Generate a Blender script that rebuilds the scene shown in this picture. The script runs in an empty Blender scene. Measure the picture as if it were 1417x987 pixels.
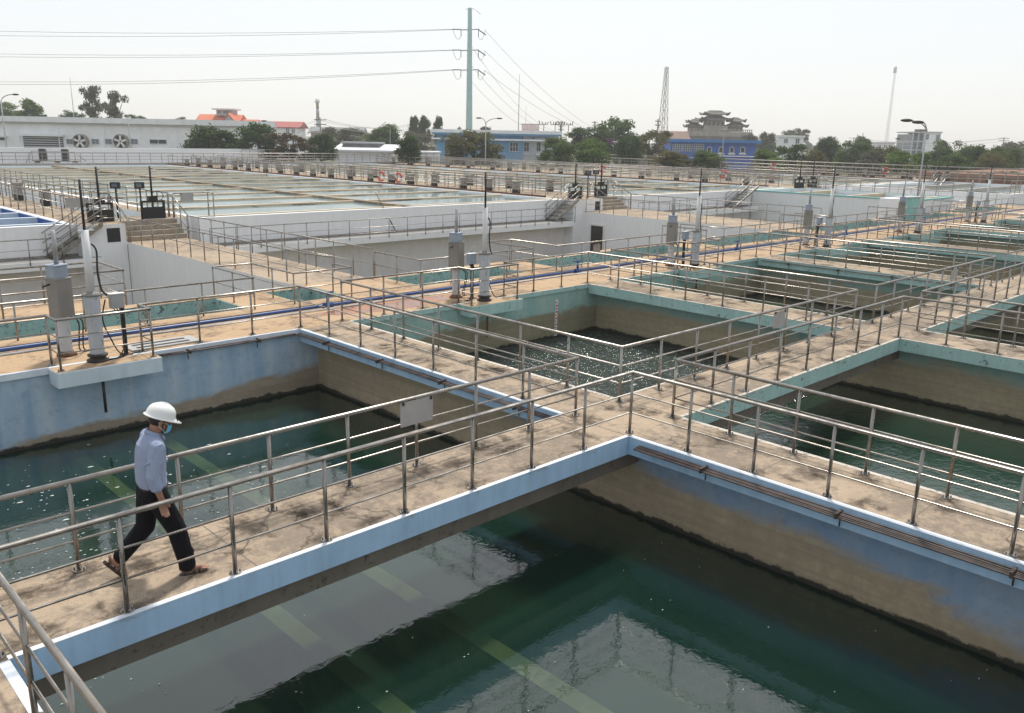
import bpy, bmesh, math, random
from mathutils import Vector, Matrix
R = math.radians
random.seed(7)
SC = bpy.context.scene
COL = SC.collection

# ------------------------------------------------------------------ camera
CAMP = Vector((-10.128, -7.672, 4.497))
YAW, PITCH, ROLL, FPX, PW, PH = 0.7949, -0.2525, 0.0204, 1169.5, 1417.0, 987.0
_fw = Vector((math.cos(PITCH)*math.cos(YAW), math.cos(PITCH)*math.sin(YAW), math.sin(PITCH)))
_r = _fw.cross(Vector((0, 0, 1))).normalized(); _u = _r.cross(_fw)
_r2 = _r*math.cos(ROLL) + _u*math.sin(ROLL); _u2 = -_r*math.sin(ROLL) + _u*math.cos(ROLL)
cam = bpy.data.cameras.new('camera'); camo = bpy.data.objects.new('camera', cam); COL.objects.link(camo)
camo.matrix_world = Matrix(((_r2.x, _u2.x, -_fw.x, CAMP.x), (_r2.y, _u2.y, -_fw.y, CAMP.y), (_r2.z, _u2.z, -_fw.z, CAMP.z), (0, 0, 0, 1)))
cam.sensor_width = 36.0; cam.lens = 36.0*FPX/PW; cam.clip_start = .1; cam.clip_end = 6000
SC.camera = camo

# ------------------------------------------------------------------ sky, sun, exposure
SUN = Vector((.34, .32, .88)).normalized()
world = bpy.data.worlds.new('World'); SC.world = world; world.use_nodes = True
wt = world.node_tree; wt.nodes.clear()
sky = wt.nodes.new('ShaderNodeTexSky'); sky.sky_type = 'NISHITA'; sky.sun_disc = False
sky.sun_elevation = math.asin(SUN.z); sky.sun_rotation = math.atan2(SUN.x, SUN.y)
sky.air_density = 1.0; sky.dust_density = 1.2; sky.ozone_density = 1.0; sky.altitude = 0
hs = wt.nodes.new('ShaderNodeHueSaturation'); hs.inputs['Saturation'].default_value = .55; hs.inputs['Value'].default_value = 1.85
bg = wt.nodes.new('ShaderNodeBackground'); bg.inputs['Strength'].default_value = .15
ga = wt.nodes.new('ShaderNodeGamma'); ga.inputs['Gamma'].default_value = .36        # thick haze evens the whole sky out
wo = wt.nodes.new('ShaderNodeOutputWorld')
wt.links.new(sky.outputs[0], ga.inputs['Color']); wt.links.new(ga.outputs[0], hs.inputs['Color']); wt.links.new(hs.outputs[0], bg.inputs['Color']); wt.links.new(bg.outputs[0], wo.inputs[0])
sl = bpy.data.lights.new('sun', 'SUN'); sl.energy = 2.0; sl.angle = R(6.5); sl.color = (1.0, .955, .88)
so = bpy.data.objects.new('sun', sl); COL.objects.link(so); so.location = (40, 40, 90)
so.rotation_euler = (-SUN).to_track_quat('-Z', 'Y').to_euler()
SC.view_settings.view_transform = 'Standard'; SC.view_settings.look = 'None'
SC.view_settings.exposure = 0.85; SC.view_settings.gamma = 1.0; SC.view_settings.use_curve_mapping = False
SC.render.engine = 'CYCLES'
SC.cycles.max_bounces = 7; SC.cycles.transparent_max_bounces = 12; SC.cycles.volume_bounces = 4
SC.cycles.diffuse_bounces = 3; SC.cycles.glossy_bounces = 4
SC.cycles.use_denoising = True

def far(px, py, D):
    """point of the place seen at a photo position, D metres deep"""
    return CAMP + (_fw + _r2*((px-PW/2)/FPX) - _u2*((py-PH/2)/FPX))*D
def farxy(px, D, py=195):
    p = far(px, py, D); return p.x, p.y

# ------------------------------------------------------------------ object helpers
def tag(o, label=None, cat=None, group=None, kind=None):
    if label: o['label'] = label
    if cat: o['category'] = cat
    if group: o['group'] = group
    if kind: o['kind'] = kind
    return o
def thing(name, label, cat, loc=(0, 0, 0), rz=0, group=None):
    o = bpy.data.objects.new(name, None); COL.objects.link(o)
    o.empty_display_size = .2; o.location = loc; o.rotation_euler = (0, 0, rz)
    return tag(o, label, cat, group)
def link(name, me, parent=None, loc=None, rot=None):
    o = bpy.data.objects.new(name, me); COL.objects.link(o)
    if parent is not None: o.parent = parent
    if loc is not None: o.location = loc
    if rot is not None: o.rotation_euler = rot
    return o
def copy_tree(o, parent=None):
    c = o.copy(); COL.objects.link(c); c.parent = parent
    for ch in list(o.children): copy_tree(ch, c)
    return c

class MB:
    """collects shapes for ONE mesh"""
    def __init__(s): s.v = []; s.f = []; s.m = []; s.sm = []
    def add(s, vs, fs, mi=0, smooth=False):
        b = len(s.v); s.v += [tuple(x) for x in vs]
        for f in fs: s.f.append(tuple(i+b for i in f)); s.m.append(mi); s.sm.append(smooth)
        return s
    def box(s, x0, x1, y0, y1, z0, z1, mi=0, top=None, M=None):
        vs = [(x, y, z) for z in (z0, z1) for y in (y0, y1) for x in (x0, x1)]
        if M is not None: vs = [M @ Vector(v) for v in vs]
        s.add(vs, [(0, 2, 3, 1)], mi); s.add(vs, [(4, 5, 7, 6)], mi if top is None else top)
        b = len(s.v)-8
        for f in ((0, 1, 5, 4), (1, 3, 7, 5), (3, 2, 6, 7), (2, 0, 4, 6)):
            s.f.append(tuple(i+b for i in f)); s.m.append(mi); s.sm.append(False)
        return s
    def cyl(s, p0, p1, r0, r1=None, n=10, mi=0, caps=True, smooth=True):
        p0 = Vector(p0); p1 = Vector(p1); r1 = r0 if r1 is None else r1
        a = (p1-p0).normalized(); t = Vector((0, 0, 1)) if abs(a.z) < .9 else Vector((1, 0, 0))
        x = a.cross(t).normalized(); y = a.cross(x)
        vs = []
        for p, r in ((p0, r0), (p1, r1)):
            for i in range(n):
                an = 2*math.pi*i/n; vs.append(p+x*(r*math.cos(an))+y*(r*math.sin(an)))
        s.add(vs, [(i, (i+1) % n, n+(i+1) % n, n+i) for i in range(n)], mi, smooth)
        if caps:
            b = len(s.v)-2*n
            s.f.append(tuple(b+i for i in reversed(range(n)))); s.m.append(mi); s.sm.append(False)
            s.f.append(tuple(b+n+i for i in range(n))); s.m.append(mi); s.sm.append(False)
        return s
    def tube(s, pts, r, n=8, mi=0, closed=False):
        P = [Vector(p) for p in pts]; N = len(P); rings = []
        for i, p in enumerate(P):
            if closed: a = P[i-1]; b = P[(i+1) % N]
            else: a = P[max(i-1, 0)]; b = P[min(i+1, N-1)]
            d1 = (p-a).normalized() if (p-a).length > 1e-6 else (b-p).normalized()
            d2 = (b-p).normalized() if (b-p).length > 1e-6 else d1
            t = (d1+d2).normalized() if (d1+d2).length > 1e-5 else d1
            k = 1/max(.4, abs(t.dot(d1)))
            ref = Vector((0, 0, 1)) if abs(t.z) < .9 else Vector((1, 0, 0))
            x = t.cross(ref).normalized(); y = x.cross(t)
            rings.append([p+x*(r*k*math.cos(2*math.pi*j/n))+y*(r*math.sin(2*math.pi*j/n)) for j in range(n)])
        vs = [v for rg in rings for v in rg]; fs = []
        for i in range(N if closed else N-1):
            a = i*n; b = ((i+1) % N)*n
            for j in range(n): fs.append((a+j, a+(j+1) % n, b+(j+1) % n, b+j))
        s.add(vs, fs, mi, True)
        if not closed:
            b = len(s.v)-N*n
            s.f.append(tuple(b+i for i in reversed(range(n)))); s.m.append(mi); s.sm.append(False)
            s.f.append(tuple(b+(N-1)*n+i for i in range(n))); s.m.append(mi); s.sm.append(False)
        return s
    def lathe(s, prof, n=16, mi=0, c=(0, 0, 0), sx=1, sy=1):
        vs = []; fs = []
        for r, z in prof:
            for i in range(n):
                a = 2*math.pi*i/n; vs.append((c[0]+r*sx*math.cos(a), c[1]+r*sy*math.sin(a), c[2]+z))
        for k in range(len(prof)-1):
            for i in range(n): fs.append((k*n+i, k*n+(i+1) % n, (k+1)*n+(i+1) % n, (k+1)*n+i))
        fs.append(tuple(reversed(range(n)))); fs.append(tuple((len(prof)-1)*n+i for i in range(n)))
        return s.add(vs, fs, mi, True)
    def loft(s, rings, n=16, mi=0):
        """rings: (center, xdir, ydir) ellipses"""
        vs = []; fs = []
        for c, x, y in rings:
            c = Vector(c); x = Vector(x); y = Vector(y)
            for i in range(n):
                a = 2*math.pi*i/n; vs.append(c+x*math.cos(a)+y*math.sin(a))
        for k in range(len(rings)-1):
            for i in range(n): fs.append((k*n+i, k*n+(i+1) % n, (k+1)*n+(i+1) % n, (k+1)*n+i))
        fs.append(tuple(reversed(range(n)))); fs.append(tuple((len(rings)-1)*n+i for i in range(n)))
        return s.add(vs, fs, mi, True)
    def ball(s, c, rx, ry=None, rz=None, n=12, m=8, mi=0, M=None):
        ry = rx if ry is None else ry; rz = rx if rz is None else rz
        vs = []; fs = []
        for k in range(m+1):
            t = math.pi*k/m
            rr = max(math.sin(t), 1e-3)
            for i in range(n):
                a = 2*math.pi*i/n
                v = Vector((rx*rr*math.cos(a), ry*rr*math.sin(a), -rz*math.cos(t)))
                if M is not None: v = M @ v
                vs.append(Vector(c)+v)
        for k in range(m):
            for i in range(n): fs.append((k*n+i, k*n+(i+1) % n, (k+1)*n+(i+1) % n, (k+1)*n+i))
        fs.append(tuple(reversed(range(n)))); fs.append(tuple(m*n+i for i in range(n)))
        return s.add(vs, fs, mi, True)
    def plate(s, x0, x1, y0, y1, z0, z1, holes=(), mi=0, top=None):
        top = mi if top is None else top
        xs = sorted({x0, x1, *[h[0] for h in holes], *[h[1] for h in holes]}); xs = [x for x in xs if x0 <= x <= x1]
        ys = sorted({y0, y1, *[h[2] for h in holes], *[h[3] for h in holes]}); ys = [y for y in ys if y0 <= y <= y1]
        def solid(i, j):
            if i < 0 or j < 0 or i >= len(xs)-1 or j >= len(ys)-1: return False
            cx = (xs[i]+xs[i+1])/2; cy = (ys[j]+ys[j+1])/2
            return not any(h[0] < cx < h[1] and h[2] < cy < h[3] for h in holes)
        for i in range(len(xs)-1):
            for j in range(len(ys)-1):
                if not solid(i, j): continue
                a, b, c, d = xs[i], xs[i+1], ys[j], ys[j+1]
                s.add([(a, c, z1), (b, c, z1), (b, d, z1), (a, d, z1)], [(0, 1, 2, 3)], top)
                s.add([(a, c, z0), (b, c, z0), (b, d, z0), (a, d, z0)], [(3, 2, 1, 0)], mi)
                if not solid(i, j-1): s.add([(a, c, z0), (b, c, z0), (b, c, z1), (a, c, z1)], [(0, 1, 2, 3)], mi)
                if not solid(i, j+1): s.add([(a, d, z0), (b, d, z0), (b, d, z1), (a, d, z1)], [(3, 2, 1, 0)], mi)
                if not solid(i-1, j): s.add([(a, c, z0), (a, d, z0), (a, d, z1), (a, c, z1)], [(3, 2, 1, 0)], mi)
                if not solid(i+1, j): s.add([(b, c, z0), (b, d, z0), (b, d, z1), (b, c, z1)], [(0, 1, 2, 3)], mi)
        return s
    def mesh(s, name, mats):
        me = bpy.data.meshes.new(name); me.from_pydata(s.v, [], s.f)
        for m in (mats if isinstance(mats, (list, tuple)) else [mats]): me.materials.append(m)
        me.polygons.foreach_set('material_index', s.m); me.polygons.foreach_set('use_smooth', s.sm)
        me.update(); return me
    def build(s, name, mats, parent=None, loc=None, rot=None, bevel=0):
        me = s.mesh(name, mats)
        if bevel:
            bm = bmesh.new(); bm.from_mesh(me)
            bmesh.ops.bevel(bm, geom=[e for e in bm.edges if e.is_manifold and e.calc_face_angle(0) > .6], offset=bevel, segments=1, affect='EDGES', clamp_overlap=True)
            bm.to_mesh(me); bm.free()
        return link(name, me, parent, loc, rot)

# ------------------------------------------------------------------ materials
class NT:
    def __init__(s, name):
        s.mat = bpy.data.materials.new(name); s.mat.use_nodes = True
        s.t = s.mat.node_tree; s.t.nodes.clear()
        s.out = s.n('ShaderNodeOutputMaterial')
    def n(s, kind, **kw):
        nd = s.t.nodes.new(kind)
        for k, v in kw.items():
            if hasattr(nd, k): setattr(nd, k, v)
        return nd
    def l(s, a, b): s.t.links.new(a, b)
    def pos(s): return s.n('ShaderNodeNewGeometry').outputs['Position']
    def mapped(s, scale=(1, 1, 1), src=None):
        m = s.n('ShaderNodeMapping'); m.inputs['Scale'].default_value = scale
        s.l(src or s.pos(), m.inputs['Vector']); return m.outputs[0]
    def noise(s, scale, detail=4, rough=.55, vec=None, dist=0):
        nd = s.n('ShaderNodeTexNoise'); nd.inputs['Scale'].default_value = scale; nd.inputs['Detail'].default_value = detail
        nd.inputs['Roughness'].default_value = rough; nd.inputs['Distortion'].default_value = dist
        s.l(vec or s.pos(), nd.inputs['Vector']); return nd.outputs['Fac']
    def ramp(s, fac, stops):
        r = s.n('ShaderNodeValToRGB'); e = r.color_ramp.elements
        while len(e) < len(stops): e.new(.5)
        for i, (p, c) in enumerate(stops):
            e[i].position = p; e[i].color = (c, c, c, 1) if not isinstance(c, tuple) else (*c[:3], 1)
        s.l(fac, r.inputs[0]); return r.outputs[0]
    def mix(s, fac, a, b):
        m = s.n('ShaderNodeMix', data_type='RGBA')
        for val, sock in ((fac, m.inputs[0]), (a, m.inputs[6]), (b, m.inputs[7])):
            if isinstance(val, (int, float)): sock.default_value = val
            elif isinstance(val, tuple): sock.default_value = (*val[:3], 1)
            else: s.l(val, sock)
        return m.outputs[2]
    def math(s, op, a, b=0.0):
        m = s.n('ShaderNodeMath', operation=op)
        for i, val in enumerate((a, b)):
            if isinstance(val, (int, float)): m.inputs[i].default_value = val
            else: s.l(val, m.inputs[i])
        return m.outputs[0]
    def bump(s, h, strength=.3, dist=.02):
        b = s.n('ShaderNodeBump'); b.inputs['Strength'].default_value = strength; b.inputs['Distance'].default_value = dist
        s.l(h, b.inputs['Height']); return b.outputs[0]
    def bsdf(s, col, rough=.6, metal=0.0, nrm=None, spec=.5):
        b = s.n('ShaderNodeBsdfPrincipled')
        for k, val in (('Base Color', col), ('Roughness', rough), ('Metallic', metal), ('Specular IOR Level', spec)):
            i = b.inputs[k]
            if isinstance(val, tuple): i.default_value = (*val[:3], 1)
            elif isinstance(val, (int, float)): i.default_value = val
            else: s.l(val, i)
        if nrm is not None: s.l(nrm, b.inputs['Normal'])
        s.l(b.outputs[0], s.out.inputs[0]); return b
M = {}
def plain(key, col, rough=.6, metal=0, var=.12, scale=3, bump=.0):
    t = NT(key); n = t.noise(scale, 5)
    d = tuple(c*(1-var*2) for c in col); l = tuple(min(1, c*(1+var)) for c in col)
    c = t.mix(t.ramp(n, [(.3, 0.0), (.7, 1.0)]), d, l)
    t.bsdf(c, rough, metal, t.bump(t.noise(scale*12, 3), bump, .01) if bump else None)
    M[key] = t.mat; return t.mat

def walk_mat(key, light, mid, dark, amount):
    """dusty, stained walkway concrete"""
    t = NT(key)
    big = t.noise(.45, 4, .55, dist=.6); med = t.noise(1.9, 9, .72, dist=.5); fine = t.noise(26, 4, .7); rag = t.noise(6.5, 8, .75, dist=.3)
    s = t.math('ADD', t.math('MULTIPLY', big, .35), t.math('ADD', t.math('MULTIPLY', med, .40), t.math('MULTIPLY', rag, .25)))
    stain = t.ramp(s, [(amount-.035, 0.0), (amount+.03, 1.0)])
    c = t.mix(t.ramp(med, [(.35, 0.0), (.7, 1.0)]), mid, light)
    c = t.mix(t.math('MULTIPLY', stain, t.ramp(rag, [(.3, .55), (.65, .95)])), c, dark)
    c = t.mix(t.ramp(t.noise(60, 2, .5), [(.3, .28), (.5, 0.0)]), c, tuple(x*.5 for x in dark))
    c = t.mix(t.ramp(t.noise(9, 5, .7), [(.62, 0.0), (.75, .55)]), c, tuple(min(.85, x*1.35) for x in light))
    vo = t.n('ShaderNodeTexVoronoi', feature='DISTANCE_TO_EDGE'); vo.inputs['Scale'].default_value = .42
    wv = t.n('ShaderNodeVectorMath', operation='MULTIPLY_ADD'); nz = t.n('ShaderNodeTexNoise'); nz.inputs['Scale'].default_value = 1.6; nz.inputs['Detail'].default_value = 5; t.l(t.pos(), nz.inputs['Vector'])
    t.l(nz.outputs['Color'], wv.inputs[0]); wv.inputs[1].default_value = (.9, .9, .9); t.l(t.pos(), wv.inputs[2]); t.l(wv.outputs[0], vo.inputs['Vector'])
    c = t.mix(t.math('MULTIPLY', t.ramp(vo.outputs['Distance'], [(.003, .75), (.008, 0.0)]), t.ramp(big, [(.45, 0.0), (.55, 1.0)])), c, tuple(x*.45 for x in dark))
    t.bsdf(c, .86, 0, t.bump(t.math('ADD', fine, t.math('MULTIPLY', med, 1.5)), .35, .012), .25)
    M[key] = t.mat
walk_mat('walk', (.50, .395, .285), (.37, .285, .205), (.20, .163, .128), .505)
walk_mat('walk_dust', (.54, .385, .245), (.44, .305, .185), (.21, .145, .095), .53)
walk_mat('deck', (.48, .375, .265), (.38, .295, .205), (.17, .135, .10), .50)

def tank_mat(key, paint, fade, mud, lo=-.95, var=.55, peel=.0, rise=.0, risey=.0, soft=4.0):
    """painted tank wall: streaks, mud tide mark with a ragged edge, wet dark line at the water"""
    t = NT(key); P = t.pos(); sep = t.n('ShaderNodeSeparateXYZ'); t.l(P, sep.inputs[0]); z = sep.outputs[2]
    streak = t.noise(1.0, 5, .6, t.mapped((2.2, 2.2, .22))); blot = t.noise(.85, 6, .62, t.mapped((.62, .62, 1.7)), .5); f = t.noise(7, 5, .65)
    c = t.mix(t.ramp(streak, [(.36, 0.0), (.7, .85)]), paint, fade)
    c = t.mix(t.ramp(f, [(.3, .35), (.5, 0.0)]), c, tuple(x*.62 for x in paint))
    edge = t.math('ADD', t.math('MULTIPLY', blot, var*2), t.math('MULTIPLY', f, .22))
    if rise: edge = t.math('ADD', edge, t.math('MULTIPLY', t.math('ADD', sep.outputs[0], 3.2), rise))
    if risey: edge = t.math('ADD', edge, t.math('MULTIPLY', t.math('ADD', sep.outputs[1], 2.6), risey))
    lim = t.math('SUBTRACT', t.math('ADD', edge, lo), var+.11)       # height of the tide mark
    dz = t.math('SUBTRACT', lim, z)
    mudf = t.ramp(t.math('ADD', t.math('MULTIPLY', dz, soft), .5), [(.25, 0.0), (.75, 1.0)])
    mc = t.mix(t.ramp(f, [(.3, 0.0), (.7, 1.0)]), tuple(x*.72 for x in mud), mud)
    tide = t.noise(11, 4, .6, t.mapped((.03, .03, 1)), .15)
    mc = t.mix(t.ramp(tide, [(.4, .0), (.62, .6)]), mc, tuple(x*.62 for x in mud))
    c = t.mix(t.ramp(tide, [(.5, .0), (.68, .35)]), c, tuple(x*.8 for x in fade))
    mc = t.mix(t.ramp(streak, [(.45, 0.0), (.7, .5)]), mc, tuple(x*.6 for x in mud))
    c = t.mix(t.math('MULTIPLY', mudf, .93), c, mc)
    wl = t.math('SUBTRACT', t.math('ADD', t.math('MULTIPLY', t.noise(3.2, 6, .7), .26), -1.60), z)
    c = t.mix(t.ramp(t.math('ADD', t.math('MULTIPLY', wl, 9.0), .5), [(.3, 0.0), (.7, .94)]), c, (.022, .021, .016))
    if peel:
        pn = t.noise(5.5, 8, .78, dist=1.0)
        c = t.mix(t.ramp(pn, [(peel, 0.0), (peel+.025, .85)]), c, (.13, .12, .10))
    t.bsdf(c, .7, 0, t.bump(t.math('ADD', f, blot), .3, .02), .3)
    M[key] = t.mat
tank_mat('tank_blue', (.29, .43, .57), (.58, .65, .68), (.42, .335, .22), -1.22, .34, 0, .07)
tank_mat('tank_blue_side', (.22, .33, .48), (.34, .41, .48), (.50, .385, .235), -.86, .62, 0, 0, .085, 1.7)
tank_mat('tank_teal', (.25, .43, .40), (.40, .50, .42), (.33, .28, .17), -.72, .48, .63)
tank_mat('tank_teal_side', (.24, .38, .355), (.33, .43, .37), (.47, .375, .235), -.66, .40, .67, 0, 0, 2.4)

def paint_mat(key, col, chip, chips=.64, streaks=.35, rough=.55):
    t = NT(key); f = t.noise(7, 8, .74, dist=.8); s_ = t.noise(1.2, 5, .6, t.mapped((5, 5, .5))); g = t.noise(30, 3)
    c = t.mix(t.ramp(s_, [(.42, 0.0), (.72, streaks)]), col, tuple(x*.6 for x in col))
    c = t.mix(t.ramp(t.noise(1.6, 5), [(.35, 0.0), (.7, .5)]), c, tuple(min(.9, x*1.25+.02) for x in col))
    c = t.mix(t.ramp(f, [(chips, 0.0), (chips+.03, .9)]), c, chip)
    t.bsdf(c, rough, 0, t.bump(t.math('ADD', f, g), .25, .01), .35)
    M[key] = t.mat
paint_mat('beam_blue', (.36, .52, .68), (.25, .30, .35), .68, .5)
paint_mat('beam_teal', (.36, .535, .495), (.085, .085, .075), .60, .45)
paint_mat('lining_teal', (.34, .50, .46), (.10, .095, .08), .555, .5)
paint_mat('beam_pale', (.58, .66, .70), (.3, .3, .28), .68)
paint_mat('lip_white', (.66, .71, .78), (.33, .30, .26), .62, .25)
paint_mat('lip_worn', (.52, .47, .40), (.17, .14, .11), .55, .25)
paint_mat('white_wall', (.89, .885, .885), (.42, .40, .37), .73, .22)
paint_mat('white_low', (.78, .735, .71), (.36, .33, .30), .72, .25)  # darker, pinker white_wall: shade below the ledges put into the colour
paint_mat('stained_white', (.50, .44, .37), (.19, .15, .11), .56, .6)
paint_mat('curb', (.23, .175, .12), (.42, .31, .19), .60, .4)
paint_mat('pool_blue', (.02, .10, .32), (.05, .14, .32), .70, .3)
paint_mat('grey_conc', (.26, .25, .235), (.11, .10, .09), .56, .6)
paint_mat('pier', (.30, .275, .24), (.09, .08, .07), .54, .7)
paint_mat('pool_beam', (.66, .51, .34), (.20, .16, .12), .60, .5)
paint_mat('column_grey', (.50, .52, .545), (.20, .19, .18), .60, .5)
paint_mat('girder', (.16, .135, .105), (.08, .07, .06), .58, .6)
paint_mat('hood', (.24, .228, .208), (.2, .18, .15), .66, .35)
paint_mat('box_blue', (.30, .35, .42), (.2, .2, .2), .70)
paint_mat('step', (.33, .275, .21), (.15, .12, .09), .56, .5)
paint_mat('cabinet_teal', (.24, .50, .47), (.1, .2, .19), .68)

def steel_mat(key, col, rough):
    t = NT(key); n = t.noise(5, 4, .6); m = t.noise(1.3, 3)
    c = t.mix(t.ramp(n, [(.35, 0.0), (.68, 1.0)]), tuple(x*.78 for x in col), col)
    c = t.mix(t.ramp(m, [(.5, 0.0), (.75, .35)]), c, (.36, .26, .17))
    t.bsdf(c, t.ramp(n, [(.3, rough-.08), (.7, rough+.14)]), .92)
    M[key] = t.mat
steel_mat('steel', (.36, .335, .305), .28)
steel_mat('steel_far', (.40, .37, .34), .40)
plain('black', (.016, .016, .018), .5, 0, .2, 9)
plain('dark_steel', (.055, .048, .043), .55, .3, .3, 9)
plain('cable', (.015, .015, .015), .5)
plain('pipe_brown', (.085, .058, .048), .45, 0, .35, 5)
plain('rust', (.16, .075, .04), .8, 0, .3, 12)
plain('pipe_blue', (.03, .085, .26), .38, 0, .2, 6)
plain('plate_grey', (.40, .39, .375), .5, 0, .06, 4)
plain('ring_red', (.58, .06, .035), .5)
plain('white', (.74, .74, .73), .5, 0, .05)
plain('galv', (.42, .43, .435), .45, .5, .12, 5)
plain('pylon', (.42, .60, .575), .5, 0, .06, 1)
plain('wire', (.42, .425, .43), .6)
plain('roof_orange', (.62, .17, .085), .8, 0, .12, 2)
plain('roof_red', (.40, .10, .085), .8, 0, .12, 2)
plain('roof_grey', (.20, .205, .215), .7, 0, .15, 1)
plain('roof_brown', (.20, .115, .085), .8, 0, .2, 1)
plain('wall_white', (.88, .89, .90), .75, 0, .05, .6)
plain('wall_grey', (.50, .52, .54), .75, 0, .06, .6)  # mid grey for walls, frames, slats and trims
plain('wall_cream', (.36, .315, .26), .8, 0, .15, .7)
plain('wall_pink', (.62, .50, .46), .8)
plain('wall_sky', (.16, .37, .60), .7, 0, .07, .6)
plain('wall_ultra', (.022, .115, .46), .6, 0, .1, .6)
plain('trim_blue', (.03, .20, .52), .6, 0, .06, .6)
plain('trim_white', (.82, .83, .84), .6, 0, .05, 1)
plain('glass_dark', (.035, .04, .05), .15, 0, .2, 1)
plain('glass_grey', (.16, .19, .23), .2, 0, .2, 1)
plain('trunk', (.10, .078, .058), .9, 0, .25, 3)
plain('earth', (.25, .125, .08), .95, 0, .2, .4)
plain('stone_grey', (.14, .125, .105), .85, 0, .25, .7)
plain('skin', (.36, .185, .115), .5, 0, .08, 20)
plain('hair', (.014, .012, .011), .5)
plain('helmet', (.82, .82, .80), .28, 0, .02, 6)
plain('mask', (.14, .50, .76), .75, 0, .06, 60)
plain('leather', (.035, .022, .017), .45, 0, .2, 30)
plain('sandal_strap', (.16, .085, .06), .5)

def cloth(key, col, stripes=False):
    t = NT(key); tc = t.n('ShaderNodeTexCoord').outputs['Object']
    w = t.noise(7, 3, .55, t.mapped((1.0, 1.0, .45), tc), 1.2); w2 = t.noise(22, 3, .5, tc); f = t.noise(240, 2, .5, tc)
    c = t.mix(t.ramp(f, [(.35, 0.0), (.65, 1.0)]), tuple(x*.86 for x in col), col)
    t.bsdf(c, .85, 0, t.bump(t.math('ADD', w, t.math('MULTIPLY', w2, .3)), .8, .035), .2)
    M[key] = t.mat
cloth('shirt', (.33, .385, .53)); cloth('trouser', (.008, .008, .011))

def water_mat(key, body, tint, ripple, scale, ior=1.42, clear=.5, rough=.015):
    t = NT(key); vec = t.mapped((1.0, 1.25, 1.0))
    h = t.math('ADD', t.noise(scale, 3, .55, vec, .8), t.math('MULTIPLY', t.noise(scale*4.5, 2, .5, vec), .22))
    nb = t.bump(h, 1.0, ripple)
    fr = t.n('ShaderNodeFresnel'); fr.inputs['IOR'].default_value = ior; t.l(nb, fr.inputs['Normal'])
    gl = t.n('ShaderNodeBsdfGlossy'); gl.inputs['Roughness'].default_value = rough; gl.inputs['Color'].default_value = (1, 1, 1, 1); t.l(nb, gl.inputs['Normal'])
    df = t.n('ShaderNodeBsdfDiffuse'); cl = t.mix(t.ramp(t.noise(.35, 4), [(.35, 0.0), (.7, 1.0)]), tuple(x*.75 for x in body), body); t.l(cl, df.inputs['Color'])
    tr = t.n('ShaderNodeBsdfTransparent'); tr.inputs['Color'].default_value = (*tint, 1)
    m1 = t.n('ShaderNodeMixShader'); m1.inputs[0].default_value = clear; t.l(df.outputs[0], m1.inputs[1]); t.l(tr.outputs[0], m1.inputs[2])
    m2 = t.n('ShaderNodeMixShader'); t.l(fr.outputs[0], m2.inputs[0]); t.l(m1.outputs[0], m2.inputs[1]); t.l(gl.outputs[0], m2.inputs[2])
    t.l(m2.outputs[0], t.out.inputs[0]); M[key] = t.mat
water_mat('water_calm', (.017, .062, .045), (.58, .70, .54), .0024, 4.6, 1.85, .58)
water_mat('water_green', (.026, .075, .046), (.14, .28, .18), .016, 4.2, 1.75)
water_mat('water_ripple', (.03, .062, .042), (.14, .26, .18), .13, 7.5, 1.95)
water_mat('water_pool', (.20, .285, .295), (.4, .55, .55), .004, 1.2, 1.10, .10, .1)
water_mat('water_blue', (.015, .085, .30), (.2, .4, .8), .003, 2, 1.15, .3)
water_mat('water_basin', (.04, .11, .10), (.3, .5, .45), .004, 3)
plain('tank_floor', (.035, .07, .055), .9, 0, .2, .5)
plain('trough', (.42, .40, .23), .9, 0, .2, 1.5)
plain('foam', (.50, .55, .53), .8)  # also colours the painted glints on the rippled tank

def ground_mat():
    t = NT('ground'); n = t.noise(.03, 6, .6); f = t.noise(.6, 5)
    c = t.mix(t.ramp(n, [(.4, 0.0), (.6, 1.0)]), (.085, .10, .045), (.19, .15, .10))
    c = t.mix(t.ramp(f, [(.4, 0.0), (.7, .5)]), c, (.10, .085, .06)); t.bsdf(c, .95); M['ground'] = t.mat
ground_mat()

def leaf_mat(key, a, b):
    t = NT(key); oi = t.n('ShaderNodeObjectInfo'); n = t.noise(.55, 3, .5)
    at = t.n('ShaderNodeAttribute'); at.attribute_name = 'shade'
    c = t.mix(at.outputs['Fac'], a, b); c = t.mix(t.ramp(n, [(.35, 0.0), (.7, .6)]), c, tuple(x*.6 for x in a))
    c = t.mix(t.math('MULTIPLY', oi.outputs['Random'], .35), c, tuple(x*y for x, y in zip(b, (1.1, .9, .7))))
    d = t.n('ShaderNodeBsdfDiffuse'); t.l(c, d.inputs[0]); tl = t.n('ShaderNodeBsdfTranslucent'); t.l(c, tl.inputs[0])
    m = t.n('ShaderNodeMixShader'); m.inputs[0].default_value = .40; t.l(d.outputs[0], m.inputs[1]); t.l(tl.outputs[0], m.inputs[2])
    t.l(m.outputs[0], t.out.inputs[0]); M[key] = t.mat
leaf_mat('leaf_dark', (0.043, 0.079, 0.031), (0.102, 0.156, 0.060))
leaf_mat('leaf_mid', (0.066, 0.118, 0.041), (0.156, 0.228, 0.082))
leaf_mat('leaf_fresh', (0.084, 0.150, 0.041), (0.204, 0.282, 0.090))
leaf_mat('leaf_olive', (0.102, 0.106, 0.050), (0.192, 0.190, 0.090))
leaf_mat('leaf_dry', (0.102, 0.074, 0.046), (0.180, 0.138, 0.084))
leaf_mat('leaf_grey', (0.090, 0.102, 0.074), (0.174, 0.186, 0.132))
leaf_mat('petal', (.16, .10, .15), (.36, .20, .33))

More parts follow.
